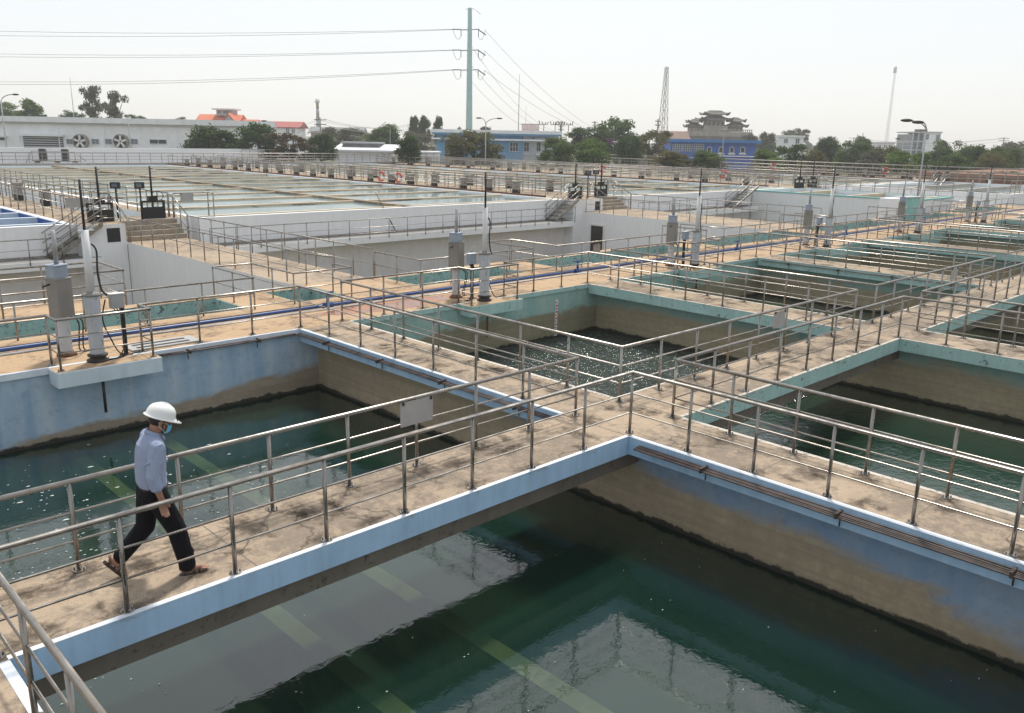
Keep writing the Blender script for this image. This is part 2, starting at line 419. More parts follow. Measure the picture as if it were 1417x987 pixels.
# ================================================================== LARGE STRUCTURE
WL = -1.55                                   # water level in the long tanks
WA, YN, YS = 1.43, 9.94, -8.55               # cross walkway width, north and south tank ends
SPANS = {-1: (-8.71, 0.0)}
for k in range(0, 6): SPANS[k] = (1.43+10.5*k, 10.5+10.5*k)
SLABS = [(-10.16, -8.71)] + [(10.5*k, 10.5*k+1.43) for k in range(0, 7)]

def struct(o): o['kind'] = 'structure'; return o
gm = MB(); gm.add([(-3000, -3000, -3.0), (3000, -3000, -3.0), (3000, 3000, -3.0), (-3000, 3000, -3.0)], [(0, 1, 2, 3)])
struct(gm.build('ground', M['ground']))

PAINT = {-1: ('beam_blue', 'tank_blue', 'tank_blue_side')}
def paint(k, i): return M[PAINT.get(k, ('beam_teal', 'tank_teal', 'tank_teal_side'))[i]]

# --- the cross walkway that the man walks along: one slab over all the tanks
w = struct(MB().box(-14, 64, 0, WA, -.30, 0, 0).build('walkway', M['walk']))
for k, (a, b) in SPANS.items():
    for y0, y1 in ((-.012, 0.0), (WA, WA+.012)):
        MB().box(a+.002, b-.002, y0, y1, -.302, -.003).build('edge_beam', paint(k, 0), w)
    lip = M['lip_white'] if k == -1 else M['lip_worn']
    MB().box(a+.01, b-.01, -.016, .055, -.002, .005).build('edge_strip', lip, w)
    MB().box(a+.01, b-.01, WA-.04, WA+.016, -.002, .005).build('edge_strip', lip, w)
for k, (a, b) in SPANS.items():
    MB().box(a-.49, b+.49, .14, WA-.14, -.60, -.302).build('girder', M['girder'], w)
# --- walkways between the tanks, north and south arms
for i, (a, b) in enumerate(SLABS):
    for y0, y1 in ((WA+.004, YN-.045), (YS, -.004)):
        if y1 < 1 and i > 4: continue
        w = struct(MB().box(a, b, y0, y1, -.29, 0).build('walkway', M['walk' if (i < 2 or y1 < 1) else 'deck']))
        for x0, x1, kk, s in ((a-.012, a, i-2, -1), (b, b+.012, i-1, 1)):
            MB().box(x0, x1, y0+.015, y1-.015, -.292, -.003).build('edge_beam', paint(kk, 0), w)
            blue = kk == -1
            e0, e1 = (a-.016, a+.075) if s < 0 else (b-.075, b+.016)
            MB().box(e0, e1, y0+.02, y1-.02, -.002, .005).build('edge_strip', M['lip_white'] if blue else M['lip_worn'], w)
# south closing walkway
struct(MB().box(-14, 64, YS-1.5, YS-.004, -.3, 0).build('walkway', M['walk']))
# --- dividing walls under the walkways, set back below the overhang
names_k = ['far left', 'between the blue and the rippled teal tank', 'between the first and second teal tank', 'between the second and third teal tank',
           'between the third and fourth teal tank', 'between the fourth and fifth teal tank', 'between the fifth and sixth teal tank', 'beyond the sixth teal tank']
for i, (a, b) in enumerate(SLABS):
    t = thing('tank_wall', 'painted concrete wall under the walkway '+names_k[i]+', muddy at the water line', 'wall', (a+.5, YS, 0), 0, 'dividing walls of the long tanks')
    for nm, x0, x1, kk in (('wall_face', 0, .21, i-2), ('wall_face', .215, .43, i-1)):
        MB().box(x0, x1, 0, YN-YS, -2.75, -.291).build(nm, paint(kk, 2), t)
# --- end walls of the tanks below the gate walkway
for k, (a, b) in SPANS.items():
    l_ = {-1: 'light blue end wall of the left tank with a brown tide mark', 0: 'teal end wall of the rippled tank, patched and streaked', 1: 'teal end wall of the second teal tank'}.get(k, 'teal end wall of the %s teal tank behind the railings' % ('third', 'fourth', 'fifth', 'sixth')[k-2] if k >= 2 else '')
    e = MB().box(a-.5, b+.5, YN, YN+.4, -2.75, -.121).build('tank_wall', paint(k, 1)); tag(e, l_, 'wall', 'end walls of the long tanks')
    if k < 3:
        e = MB().box(a-.5, b+.5, YS-.4, YS, -2.75, -.301).build('tank_wall', paint(k, 1))
        tag(e, 'near end wall of the '+{-1: 'blue', 0: 'first teal', 1: 'second teal', 2: 'third teal'}[k]+' tank below the south walkway', 'wall', 'end walls of the long tanks')
# --- gate walkway (dusty orange) and the strip of basins behind it
HOLES = [(-13.5, 0.0), (1.45, 3.0), (5.65, 10.2)] + [(11.9+10.5*k, 20.6+10.5*k) for k in range(0, 5)]
gw = struct(MB().box(-16, 66, YN-.04, 11.86, -.12, 0).build('walkway', M['walk_dust']))
MB().box(-16, 66, YN+.41, 11.86, -2.9, -.122).build('footing', M['grey_conc'], gw)
for k, (a, b) in SPANS.items():
    MB().box(a, b, YN-.052, YN-.041, -.122, -.003).build('edge_beam', M['lip_white' if k == -1 else 'beam_teal'], gw)
    MB().box(a, b, YN-.056, YN+.03, -.002, .005).build('edge_strip', M['lip_white' if k == -1 else 'lip_worn'], gw)
strip = MB().plate(-16, 66, 11.862, 14.75, -.8, .10, [(a, b, 12.45, 14.3) for a, b in HOLES], 0, 1)
struct(strip.build('walkway', [M['curb'], M['walk_dust']]))
bl = ['beside the left gate columns', 'at the foot of the channel walkway', 'behind the second pair of gate columns', 'behind the third pair of gate columns',
      'behind the fourth pair of gate columns', 'behind the fifth pair of gate columns', 'behind the sixth pair of gate columns', 'last along the strip at far right']
for i, (a, b) in enumerate(HOLES):
    t = thing('basin', 'small teal lined basin sunk in the orange strip '+bl[i], 'basin', (a, 12.45, .1), 0, 'teal basins in the strip')
    m = MB(); L_, W_ = b-a, 1.85
    m.box(0.003, L_-.003, .003, .03, -.9, -.006); m.box(0.003, L_-.003, W_-.03, W_-.003, -.9, -.006)
    m.box(.003, .03, .031, W_-.031, -.9, -.006); m.box(L_-.03, L_-.003, .031, W_-.031, -.9, -.006)
    m.build('lining', M['lining_teal'], t)
    MB().add([(0.03, .03, -.62), (L_-.03, .03, -.62), (L_-.03, W_-.03, -.62), (.03, W_-.03, -.62)], [(0, 1, 2, 3)]).build('water', M['water_basin'], t)
# platform on the left behind the first basin
struct(MB().box(-16, -2.0, 14.754, 16.9, -2.99, 0).build('platform', M['walk_dust']))

# --- water of the long tanks, floors and sunken troughs
for k, (a, b) in SPANS.items():
    x0, x1 = a-.5, b+.5
    struct(MB().add([(x0, YS, WL), (x1, YS, WL), (x1, YN, WL), (x0, YN, WL)], [(0, 1, 2, 3)]).build('water', M[{-1: 'water_calm', 0: 'water_green'}.get(k, 'water_green')]))
    struct(MB().box(x0-.4, x1+.4, YS-.4, YN+.4, -2.95, -2.76).build('tank_floor', M['tank_floor']))
    if k > 1: continue
    for j, f in enumerate((-5.2, -3.55) if k == -1 else (4.6, 6.4)):
        xx = f+(10.5*k if k > 0 else 0)
        t = MB().box(xx-.14, xx+.14, YS+.02, YN-.02, -2.74, -1.82).build('trough', M['trough'])
        tag(t, 'pale sunken concrete trough, %s one under the green water of the %s' % (('left', 'right')[j], {-1: 'blue tank', 0: 'first teal tank', 1: 'second teal tank'}[k]), 'trough', 'sunken troughs on the tank floors')
# rippled end of the first teal tank: water pushed up by the inlet
struct(MB().add([(.94, 1.5, WL+.006), (11.0, 1.5, WL+.006), (11.0, YN, WL+.006), (.94, YN, WL+.006)], [(0, 1, 2, 3)]).build('water', M['water_ripple']))

# --- channel walkways running to the settling blocks
DZ, WY, LZ = .78, 29.4, -.5                  # deck height, front wall of the blocks, ledge height
CHAN = [(3.0, 5.6, 14.752), (31.7, 36.5, 14.752), (62.0, 67.0, 14.752)]
for a, b, y0 in CHAN:
    m = MB().box(a, b, y0, WY-.6, -3.1, 0, 0, 1)
    struct(m.build('channel_walkway', [M['white_wall'], M['walk']]))

def block(label, x0, x1, y0, y1, wmat, bmat, divider, pitch, wz=.10, beams=True, rim=None, top=DZ, water='water_pool', liner='beam_pale'):
    t = thing('settling_tank', label, 'tank', (x0, y0, -3), 0, 'settling tanks')
    W_, L_, H = x1-x0, y1-y0, top+3
    MB().box(0, W_, 0, .3, -.1, H).build('front_wall', wmat, t)
    MB().box(0, .3, .302, L_-.302, -.1, H).build('side_wall', wmat, t)
    MB().box(W_-.3, W_, .302, L_-.302, -.1, H).build('side_wall', wmat, t)
    MB().box(0, W_, L_-.3, L_, -.1, H).build('back_wall', wmat, t)
    if rim:
        m = MB(); m.plate(-.03, W_+.03, -.03, L_+.03, H-.1, H+.012, [(.28, W_-.28, .28, L_-.28)]); m.build('rim', rim, t)
    MB().box(.302, W_-.302, .302, L_-.302, H-1.4, H-1.3).build('tank_floor', M[liner], t)
    MB().add([(.3, .3, H-wz), (W_-.3, .3, H-wz), (W_-.3, L_-.3, H-wz), (.3, L_-.3, H-wz)], [(0, 1, 2, 3)]).build('water', M[water], t)
    if divider: MB().box(divider-x0-.22, divider-x0+.22, .302, L_-.302, H-1.2, H+.03).build('divider_wall', M['deck'], t)
    if beams:
        xs = [(.302, divider-x0-.222), (divider-x0+.222, W_-.302)] if divider else [(.302, W_-.302)]
        y = 1.1
        me = {}
        while y < L_-1:
            for j, (a, b) in enumerate(xs):
                if j not in me: me[j] = MB().box(a, b, -.13, .13, H-.5, H-.012).mesh('cross_beam', bmat)
                link('cross_beam', me[j], t, (0, y, random.uniform(-.012, .012)))
            y += pitch
    return t
block('white walled settling tank with pale blue water and tan cross beams', 6.4, 30.7, WY, 91, M['white_wall'], M['pool_beam'], 18.7, 4.62)
block('deep blue lined tank with pale beams at the left edge', -26, 1.25, WY, 80, M['white_wall'], M['beam_pale'], None, 2.8, .62, True, None, DZ, 'water_blue', 'pool_blue')
block('settling tank with pale blue water behind the second channel walkway', 37.0, 59.5, WY, 91, M['white_wall'], M['pool_beam'], 48.2, 4.62)
block('third settling tank, far behind the double rails', 67.5, 92, WY, 91, M['white_wall'], M['pool_beam'], 80, 4.62)
block('white raised tank with a teal rim beside the steel stair', 53.6, 61.0, 16.2, 29.3, M['white_wall'], M['pool_beam'], None, 4.2, .25, True, M['cabinet_teal'])
block('low white tank in front of the far right trees', 70.0, 92.0, 14.8, 28.4, M['white_wall'], M['stained_white'], None, 4.4, .3, True)
# lining of the deep blue pool, visible above its water
MB().box(-25.7, .948, WY+.303, WY+.32, -.4, DZ-.02).build('pool_lining', M['pool_blue']); pl = bpy.data.objects['pool_lining']
tag(pl, 'deep blue painted lining of the pool at the left edge', 'lining')
MB().box(.925, .945, WY+.33, 79, -.4, DZ-.02).build('side_lining', M['pool_blue'], pl)
# decks between the blocks
for nm, x0, x1, y1 in (('deck', 1.255, 3.35, 91), ('deck', 5.5, 6.395, 91), ('deck', 30.705, 36.995, 91), ('deck', 59.505, 67.495, 91), ('deck', 92.005, 97, 91)):
    y0 = WY+.65
    struct(MB().box(x0, x1, y0, y1, -3, DZ, 0, 1).build(nm, [M['white_wall'], M['deck']]))
struct(MB().box(3.352, 5.498, WY+.65, 31.6, -3, DZ, 0, 1).build('deck', [M['white_wall'], M['deck']]))
struct(MB().add([(3.35, 31.6, DZ-.6), (5.5, 31.6, DZ-.6), (5.5, 91, DZ-.6), (3.35, 91, DZ-.6)], [(0, 1, 2, 3)]).build('water', M['water_basin']))
# white gate blocks at the head of the channels, each with a dark opening
for x0, x1, lab in ((1.26, 2.97, 'white block with a square dark opening below the left sluice gate'), (30.71, 33.6, 'white block with a dark opening below the middle sluice gate'), (59.51, 62.3, 'white block below the sluice gates beside the teal rimmed tank')):
    t = thing('gate_block', lab, 'block', (x0, WY-.75, -3), 0, 'white blocks at the channel heads')
    MB().plate(0, x1-x0, 0, 1.39, -.1, 3+DZ-.003, [], 0, 1).build('body', [M['white_wall'], M['deck']], t)
    m = MB(); c = x1-x0-.5; m.box(c-.26, c+.26, -.012, .05, 3.05, 3.62); m.build('opening', M['black'], t)
# concrete steps up to the decks
def steps(label, x0, x1, y0, n=4):
    t = thing('concrete_steps', label, 'steps', (x0, y0, 0), 0, 'concrete steps up to the decks')
    for j in range(n):
        MB().box(0, x1-x0, j*.3, n*.3+.05, j*DZ/n*.98, (j+1)*DZ/n*.98-.002).build('step', M['step'], t)
steps('weathered concrete steps at the head of the left channel walkway', 3.0, 5.6, WY-.58)
steps('concrete steps at the head of the middle channel walkway', 33.7, 36.45, WY-.58)
steps('far concrete steps behind the teal rimmed tank', 62.5, 66.5, WY-.58)
# ledges along the front walls
for x0, x1, lab in ((-26, 1.9, 'white ledge with a dark top along the deep blue pool'), (6.4, 30.68, 'long white ledge cantilevered from the settling tank wall'), (37.0, 53.2, 'white ledge on the wall behind the second channel walkway')):
    t = thing('wall_ledge', lab, 'ledge', (x0, WY-1.0, LZ), 0, 'ledges along the white walls')
    MB().box(0, x1-x0, 0, .996, -.34, 0).build('slab', M['white_wall'], t)
    MB().box(.02, x1-x0-.02, .05, .99, .001, .007).build('dark_top', M['grey_conc'], t)
    MB().box(.02, x1-x0-.02, .955, .9945, .008, .10).build('moss_line', M['pier'], t)
# lower walls under the ledges, the ledge shade put into their colour, with doors
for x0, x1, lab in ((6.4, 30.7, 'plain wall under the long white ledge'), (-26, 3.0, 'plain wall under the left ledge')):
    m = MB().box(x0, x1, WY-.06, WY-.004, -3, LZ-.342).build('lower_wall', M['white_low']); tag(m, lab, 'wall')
for x, y, rz, lab in ((2.99, 18.6, R(-90), 'dark doorway in the side of the left channel'), (31.69, 27.4, R(-90), 'dark doorway low in the side of the middle channel')):
    t = thing('doorway', lab, 'door', (x, y, -3), rz, 'dark doorways under the channels')
    MB().box(-.5, .5, -.03, .02, .02, 2.2).build('door_leaf', M['dark_steel'], t)
    m = MB(); m.box(-.6, -.5, -.06, .02, .02, 2.3); m.box(.5, .6, -.06, .02, .02, 2.3); m.box(-.5, .5, -.06, .02, 2.2, 2.3); m.build('frame', M['white_low'], t)
# end of the settling tanks: grey kerb wall and low white wall
e = MB().box(-26, 110, 91.05, 92.2, -3, 1.02).build('kerb_wall', M['grey_conc']); tag(e, 'grimy grey concrete wall at the far end of the settling tanks', 'wall')
e = MB().box(-40, 50, 104, 104.6, -3, 2.35).build('low_wall', M['white_wall']); tag(e, 'low white wall in front of the long white building', 'wall')
e = MB().box(-60, 260, 97.5, 103.9, -3, -.2).build('service_road', M['grey_conc']); struct(e)

# ================================================================== RAILINGS
_posts = {}
def post_mesh(h, r, mat, n=8):
    k = (round(h, 3), r, mat.name)
    if k not in _posts: _posts[k] = MB().cyl((0, 0, 0), (0, 0, h), r, r, n, 0, True).mesh('post', mat)
    return _posts[k]
_fl = MB(); _fl.cyl((0, 0, .001), (0, 0, .014), .068, .066, 12)
for _a in range(4):
    _x, _y = .048*math.cos(_a*math.pi/2+.78), .048*math.sin(_a*math.pi/2+.78)
    _fl.cyl((_x, _y, .012), (_x, _y, .04), .010, .010, 6)
_flange = _fl.mesh('base_flange', M['steel'])

STAIN = []
def railing(label, pts, group, h=1.0, mids=(.34, .66), sp=1.18, mat='steel', closed=False, detail=2, rp=.024, rt=.028, rm=.0135, z=0.0, name='railing', posts_at=None):
    P = [Vector((p[0], p[1], p[2] if len(p) > 2 else z)) for p in pts]
    o = P[0].copy(); L_ = [p-o for p in P]; mt = M[mat]
    segs = list(zip(L_, L_[1:]+L_[:1])) if closed else list(zip(L_, L_[1:]))
    spots = []
    for a, b in segs:
        n = max(1, round((b-a).length/sp))
        for i in range(n): spots.append(a+(b-a)*(i/n))
    if not closed: spots.append(L_[-1])
    up = lambda q, dz: q+Vector((0, 0, dz))
    if detail == 0:
        m = MB(); m.tube([up(q, h) for q in L_], rt, 5, 0, closed)
        for f in mids: m.tube([up(q, h*f) for q in L_], rm, 4, 0, closed)
        for s_ in spots: m.cyl(s_, up(s_, h), rp, rp, 5, 0, False)
        o_ = m.build(name, mt, None, o); return tag(o_, label, 'railing', group)
    t = thing(name, label, 'railing', o, 0, group)
    MB().tube([up(q, h) for q in L_], rt, 10 if detail == 2 else 6, 0, closed).build('top_rail', mt, t)
    for f in mids: MB().tube([up(q, h*f) for q in L_], rm, 8 if detail == 2 else 5, 0, closed).build('mid_rail', mt, t)
    pm = post_mesh(h-.01, rp, mt)
    for s_ in spots:
        p = link('post', pm, t, s_)
        if random.random() < .9: p.rotation_euler = (random.uniform(-.008, .008), random.uniform(-.008, .008), random.uniform(0, 3))
        if detail == 2: link('base_flange', _flange, p, (0, 0, 0)); STAIN.append(o+s_)
    return t

GN = 'steel railings round the long tanks'
GX = [-4.6+10.5*k for k in range(0, 6)]                 # gate columns, one pair per tank
def north_loop(k):
    a, b = SPANS[k]; x0, x1 = a-.13, b+.13; y0, y1 = WA-.2, YN+.12
    g = GX[k+1]
    pts = [(x0, y0), (x1, y0), (x1, y1), (g+.98, y1), (g+.98, 9.5), (g-.78, 9.5), (g-.78, y1), (x0, y1)]
    nm = {-1: 'steel railing round the blue tank behind the walking man', 0: 'steel railing round the rippled teal tank in the middle', 1: 'steel railing round the second teal tank',
          2: 'steel railing round the third teal tank', 3: 'steel railing round the fourth teal tank', 4: 'steel railing round the fifth teal tank', 5: 'steel railing round the farthest teal tank at right'}[k]
    railing(nm, pts, GN, closed=True, detail=2 if k < 2 else 1)
for k in range(-1, 5): north_loop(k)
def south_loop(k):
    a, b = SPANS[k]; x0, x1 = (a-.05 if k == -1 else a-.13), b+.14; y0, y1 = .09, YS-.15
    nm = {-1: 'steel railing round the front blue tank, on the near side of the man', 0: 'steel railing round the green teal tank at the right', 1: 'steel railing round the teal tank at the right edge'}[k]
    railing(nm, [(x0, y0), (x0, y1), (x1, y1), (x1, y0)], GN, closed=True, detail=2, sp=1.15)
for k in (-1, 0, 1): south_loop(k)

# dark weathering marks round the post feet and scattered drips
def stains():
    q = random.Random(9); v = []; f = []; fade = []
    spots = [(p.x, p.y, q.uniform(.16, .42)) for p in STAIN if p.z < .05 and q.random() < .8]
    for i in range(150):
        if i < 60: spots.append((q.uniform(-8.6, 10), q.uniform(.15, 1.25), q.uniform(.12, .5)))
        else: spots.append((q.choice((0, 0, 10.5, 21))+q.uniform(.15, 1.25), q.choice((q.uniform(1.6, 9.6), q.uniform(-8, -.2))), q.uniform(.12, .5)))
    for x, y, r in spots:
        n = 11; b = len(v); v.append((x, y, .0035)); fade.append(1.0); st = q.uniform(.6, 1.5); a0 = q.uniform(0, 6)
        for i in range(n):
            a = 2*math.pi*i/n; rr_ = r*q.uniform(.7, 1.25); v.append((x+rr_*st*math.cos(a), y+rr_/st*math.sin(a), .0035)); fade.append(0.0)
        for i in range(n): f.append((b, b+1+i, b+1+(i+1) % n))
    ok = [True]*len(v)
    me = bpy.data.meshes.new('floor_stains'); me.from_pydata(v, [], f); at = me.attributes.new('fade', 'FLOAT', 'POINT'); at.data.foreach_set('value', fade)
    t = NT('stain'); a = t.n('ShaderNodeAttribute'); a.attribute_name = 'fade'
    al = t.ramp(t.math('ADD', t.math('MULTIPLY', a.outputs['Fac'], .8), t.math('MULTIPLY', t.math('SUBTRACT', t.noise(9, 7, .7), .5), 1.6)), [(.25, 0.0), (.8, .6)])
    d = t.n('ShaderNodeBsdfDiffuse'); d.inputs[0].default_value = (.10, .082, .066, 1); tr = t.n('ShaderNodeBsdfTransparent'); m = t.n('ShaderNodeMixShader')
    t.l(al, m.inputs[0]); t.l(tr.outputs[0], m.inputs[1]); t.l(d.outputs[0], m.inputs[2]); t.l(m.outputs[0], t.out.inputs[0]); me.materials.append(t.mat)
    tag(link('floor_stains', me), 'dark weathering stains on the walkway concrete', 'stains', kind='stuff')
stains()
# pour joints across the walkways
for y0, y1, xs in ((0.06, WA-.05, [x for k in range(0, 6) for x in (10.5*k+.0, 10.5*k+1.43)]+[-6.3, -3.1, 4.5, 7.6, 15, 18]),):
    jw = [o_ for o_ in COL.objects if o_.name == 'walkway'][0]
    for x in xs: MB().box(x-.007, x+.007, y0, y1, .0005, .0022).build('joint', M['girder'], jw)
for i in (1, 2):
    for o_ in [o_ for o_ in COL.objects if o_.name.startswith('walkway') and o_.type == 'MESH' and abs(min(v.co.x for v in o_.data.vertices)-SLABS[i][0]) < .01]:
        ya = min(v.co.y for v in o_.data.vertices)
        for j in (2.1, 4.3, 6.4): MB().box(SLABS[i][0]+.09, SLABS[i][1]-.09, ya+j-.006, ya+j+.006, .0005, .0022).build('joint', M['girder'], o_)
# --- railings of the basin strip and the channel walkways
GB = 'railings along the basin strip'
kw = dict(h=.82, mids=(.5,), sp=1.35, detail=1, z=.10, rp=.021, rt=.024)
railing('low railing in front of the left teal basin', [(-15, 12.25), (.1, 12.25), (.1, 14.55), (1.25, 14.55), (1.25, 12.25), (3.05, 12.25), (3.05, 13.2)], GB, **kw)
railing('low railing round the teal basin behind the second gate columns', [(5.5, 14.6), (5.5, 12.25), (10.3, 12.25), (10.3, 14.5), (11.5, 14.5), (11.5, 12.25), (20.75, 12.25), (20.75, 14.5)], GB, **kw)
railing('low railing round the fourth teal basin of the strip', [(22.1, 14.5), (22.1, 12.25), (31.2, 12.25), (31.2, 14.5)], GB, **kw)
railing('low railing round the fifth teal basin of the strip', [(32.6, 14.5), (32.6, 12.25), (41.7, 12.25), (41.7, 14.5)], GB, **kw)
railing('low railing round the sixth teal basin of the strip', [(43.1, 14.5), (43.1, 12.25), (52.2, 12.25), (52.2, 14.5)], GB, **kw)
railing('low railing of the strip at the far right edge', [(53.6, 14.5), (53.6, 12.25), (62.0, 12.25)], GB, **kw)
railing('railing round the narrow platform behind the left teal basin', [(-15, 14.9), (-2.15, 14.9), (-2.15, 16.75), (-15, 16.75)], GB, h=1.0, mids=(.33, .66), sp=1.4, detail=1)
GC = 'railings along the channel walkways'
ck = dict(h=1.0, mids=(.5,), sp=1.15, detail=1, rp=.021, rt=.024)
railing('railing on the left side of the left channel walkway', [(3.08, 13.25, .1), (3.08, 14.7, .05), (3.08, WY-.9, 0)], GC, **ck)
railing('railing on the right side of the left channel walkway', [(5.52, 14.7), (5.52, WY-.9)], GC, **ck)
railing('railing on the left side of the middle channel walkway', [(31.78, 14.9), (31.78, WY-.9)], GC, **ck)
railing('railing on the right side of the middle channel walkway', [(36.42, 14.9), (36.42, WY-.9)], GC, **ck)
railing('railing on the right side of the far channel walkway', [(66.9, 14.9), (66.9, WY-.9)], GC, **ck)
GL = 'railings on the white ledges'
lk = dict(h=1.0, mids=(.3, .6), sp=1.22, detail=1, rp=.02, rt=.022, rm=.011, z=LZ-.12)
railing('thin railing on the long white ledge', [(6.45, WY-1.025), (30.6, WY-1.025)], GL, **lk)
railing('thin railing on the left ledge below the deep blue pool', [(-14, WY-1.025), (.4, WY-1.025)], GL, **lk)
railing('thin railing on the ledge behind the middle channel', [(37.1, WY-1.025), (50.5, WY-1.025)], GL, **lk)
# --- deck railings
GD = 'railings on the settling tank decks'
dk = dict(h=1.05, mids=(.35, .67), sp=1.25, detail=1, rp=.028, rt=.03, rm=.016, z=DZ)
railing('railing beside the deep blue pool on the left deck', [(1.42, WY+.75), (1.42, 58)], GD, **dk)
railing('railing on the inner side of the left deck', [(3.25, WY+1.5), (3.25, 62)], GD, **dk)
railing('railing between the left deck and the pale blue tank', [(5.65, WY+1.2), (5.65, 64)], GD, **dk)
railing('short railing across the corner of the pale blue tank', [(5.7, WY+.8), (7.3, WY+.8), (7.3, WY+.25)], GD, **dk)
railing('long railing with dark red kerb beside the pale blue tank', [(30.9, WY+1.9), (30.9, 91)], GD, **dk)
fk = dict(h=1.05, mids=(.35, .67), sp=1.25, detail=0, rp=.035, rt=.045, rm=.026, z=DZ, mat='steel_far')
railing('railing on the right side of the middle deck', [(36.8, WY+1.9), (36.8, 91)], GD, **fk)
railing('railing on the left side of the third deck', [(59.7, WY+1.0), (59.7, 91)], GD, **fk)
railing('railing on the right side of the third deck', [(67.3, WY+1.0), (67.3, 91)], GD, **fk)
railing('railing on the left side of the farthest deck', [(92.2, 15.5), (92.2, 91)], GD, **dict(fk, h=1.15, rt=.07))
railing('railing along the outer side of the farthest deck', [(96.8, 15.5), (96.8, 91)], GD, **dict(fk, h=1.5, rt=.07))
railing('railing down the middle of the middle deck', [(33.6, WY+3), (33.6, 91)], GD, **fk)
railing('railing down the middle of the third deck', [(63.4, WY+3), (63.4, 91)], GD, **fk)
railing('railing down the middle of the farthest deck', [(94.6, 20), (94.6, 91)], GD, **fk)
railing('railing along the far end kerb', [(8, 92.0, 1.02), (92, 92.0, 1.02)], GD, **fk)
railing('railing along the front of the low white tank at far right', [(70.2, 14.9), (92, 14.9)], GD, **fk)
railing('railing on the edge of the white tank beside the far steps', [(61.2, 16.4), (61.2, 28.6)], GD, **fk)
railing('dark railing of the raised steel walk by the trees', [(46, 103, .6), (78, 103, .6)], GD, **dict(fk, h=1.7, mids=(.25, .5, .75)))
# dark red kerb under the long railing
for x in (30.82, 59.62, 92.12):
    k_ = MB().box(x-.05, x+.05, WY+1.9, 90.5, DZ+.002, DZ+.12).build('kerb_rail', M['rust'])
    tag(k_, {30.82: 'rusty red kerb along the edge of the pale blue tank', 59.62: 'rusty kerb along the third deck', 92.12: 'rusty kerb along the farthest deck'}[x], 'kerb')
# concrete piers standing in rows on the decks
pm = MB(); pm.box(-.2, .2, -.16, .16, 0, .74); pm.box(-.25, .25, -.2, .2, .74, .86); pm.box(-.21, .21, -.175, .175, .02, .30, 1)
pier = pm.mesh('concrete_pier', [M['pier'], M['black']])
ORD = ['nearest', 'second', 'third', 'fourth', 'fifth', 'sixth', 'seventh', 'eighth', 'ninth', 'tenth', 'eleventh', 'twelfth', 'thirteenth', 'fourteenth', 'fifteenth', 'sixteenth', 'seventeenth', 'eighteenth', 'nineteenth']
def pier_row(x, y0, y1, n, lab, cat='pier', jit=.35):
    for i in range(n):
        o = link('concrete_pier', pier, None, (x+random.uniform(-.1, .1), y0+(y1-y0)*(i+.5)/n+random.uniform(-jit, jit), DZ), (0, 0, random.choice((0, R(90), R(90)))+random.uniform(-.05, .05)))
        o.scale = (random.uniform(.85, 1.15), 1, random.uniform(.8, 1.12)); tag(o, lab.replace('grimy concrete pier', 'grimy concrete pier,')+', '+ORD[i]+' from the near end', cat, 'concrete piers on '+lab.split(' on ')[-1])
pier_row(31.9, WY+4, 90, 19, 'grimy concrete pier behind the long railing on the middle deck')
pier_row(35.9, WY+4, 90, 13, 'grimy concrete pier on the right half of the middle deck')
pier_row(60.6, WY+3, 90, 15, 'grimy concrete pier on the left half of the third deck')
pier_row(66.2, WY+3, 90, 12, 'grimy concrete pier on the right half of the third deck')
pier_row(93.2, 17, 90, 17, 'grimy concrete pier on the left half of the farthest deck')
pier_row(96.0, 17, 90, 15, 'grimy concrete pier on the outer edge of the farthest deck')
pier_row(2.9, WY+7, 60, 5, 'grimy concrete pier on the left deck')

# ================================================================== STEEL STAIRS
def steel_stair(label, p0, p1, n=6, width=.85, rails=True):
    """runs along +X from p0 (bottom) to p1 (top)"""
    t = thing('steel_stair', label, 'stair', p0, 0, 'steel stairs up to the decks')
    d = Vector(p1)-Vector(p0)
    for y in (-width/2, width/2):
        m = MB(); a = Vector((0, y, 0)); 
        vs = []
        for q in (a, a+d):
            for dz in (-.06, .14):
                for dy in (-.02, .02): vs.append(q+Vector((0, dy, dz)))
        m.add(vs, [(0, 1, 3, 2), (4, 6, 7, 5), (0, 4, 5, 1), (2, 3, 7, 6), (0, 2, 6, 4), (1, 5, 7, 3)]); m.build('stringer', M['steel'], t)
        for hh in (1.0, .62, .28):
            MB().tube([a+Vector((-.1, 0, hh)), a+d+Vector((0, 0, hh)), a+d+Vector((.5, 0, hh))], .02, 6).build('hand_rail', M['steel'], t)
        for f in (0.02, .5, 1.0): MB().cyl(a+d*f, a+d*f+Vector((0, 0, 1.0)), .021, .021, 6).build('post', M['steel'], t)
    tm = MB().box(-.12, .12, -width/2+.02, width/2-.02, -.02, .02).mesh('tread', M['dark_steel'])
    for i in range(n): link('tread', tm, t, d*((i+.5)/n))
    return t
steel_stair('steel stair from the left ledge up to the left sluice gate', (.05, WY-.55, LZ), (2.0, WY-.55, DZ))
steel_stair('steel stair at the right end of the long white ledge', (28.9, WY-.5, LZ), (31.0, WY-.5, DZ))
steel_stair('steel stair up to the white tank with the teal rim', (49.6, WY-.5, LZ), (53.0, WY-.5, DZ+.3), 9)
steel_stair('far steel stair by the brown bank at right', (88.5, 28.0, LZ), (91.5, 28.0, DZ+.2))
# rails beside the concrete steps
for x, lab in ((3.02, 'sloping rail on the left of the weathered steps'), (5.58, 'sloping rail on the right of the weathered steps'), (33.75, 'sloping rail on the left of the middle steps'), (36.4, 'sloping rail on the right of the middle steps'), (62.6, 'sloping rail on the left of the far steps'), (66.4, 'sloping rail on the right of the far steps')):
    railing(lab, [(x, WY-.85, 0), (x, WY+.62, DZ), (x, WY+1.15, DZ)], 'sloping rails of the concrete steps', h=1.0, mids=(.35, .68), sp=.75, detail=1)

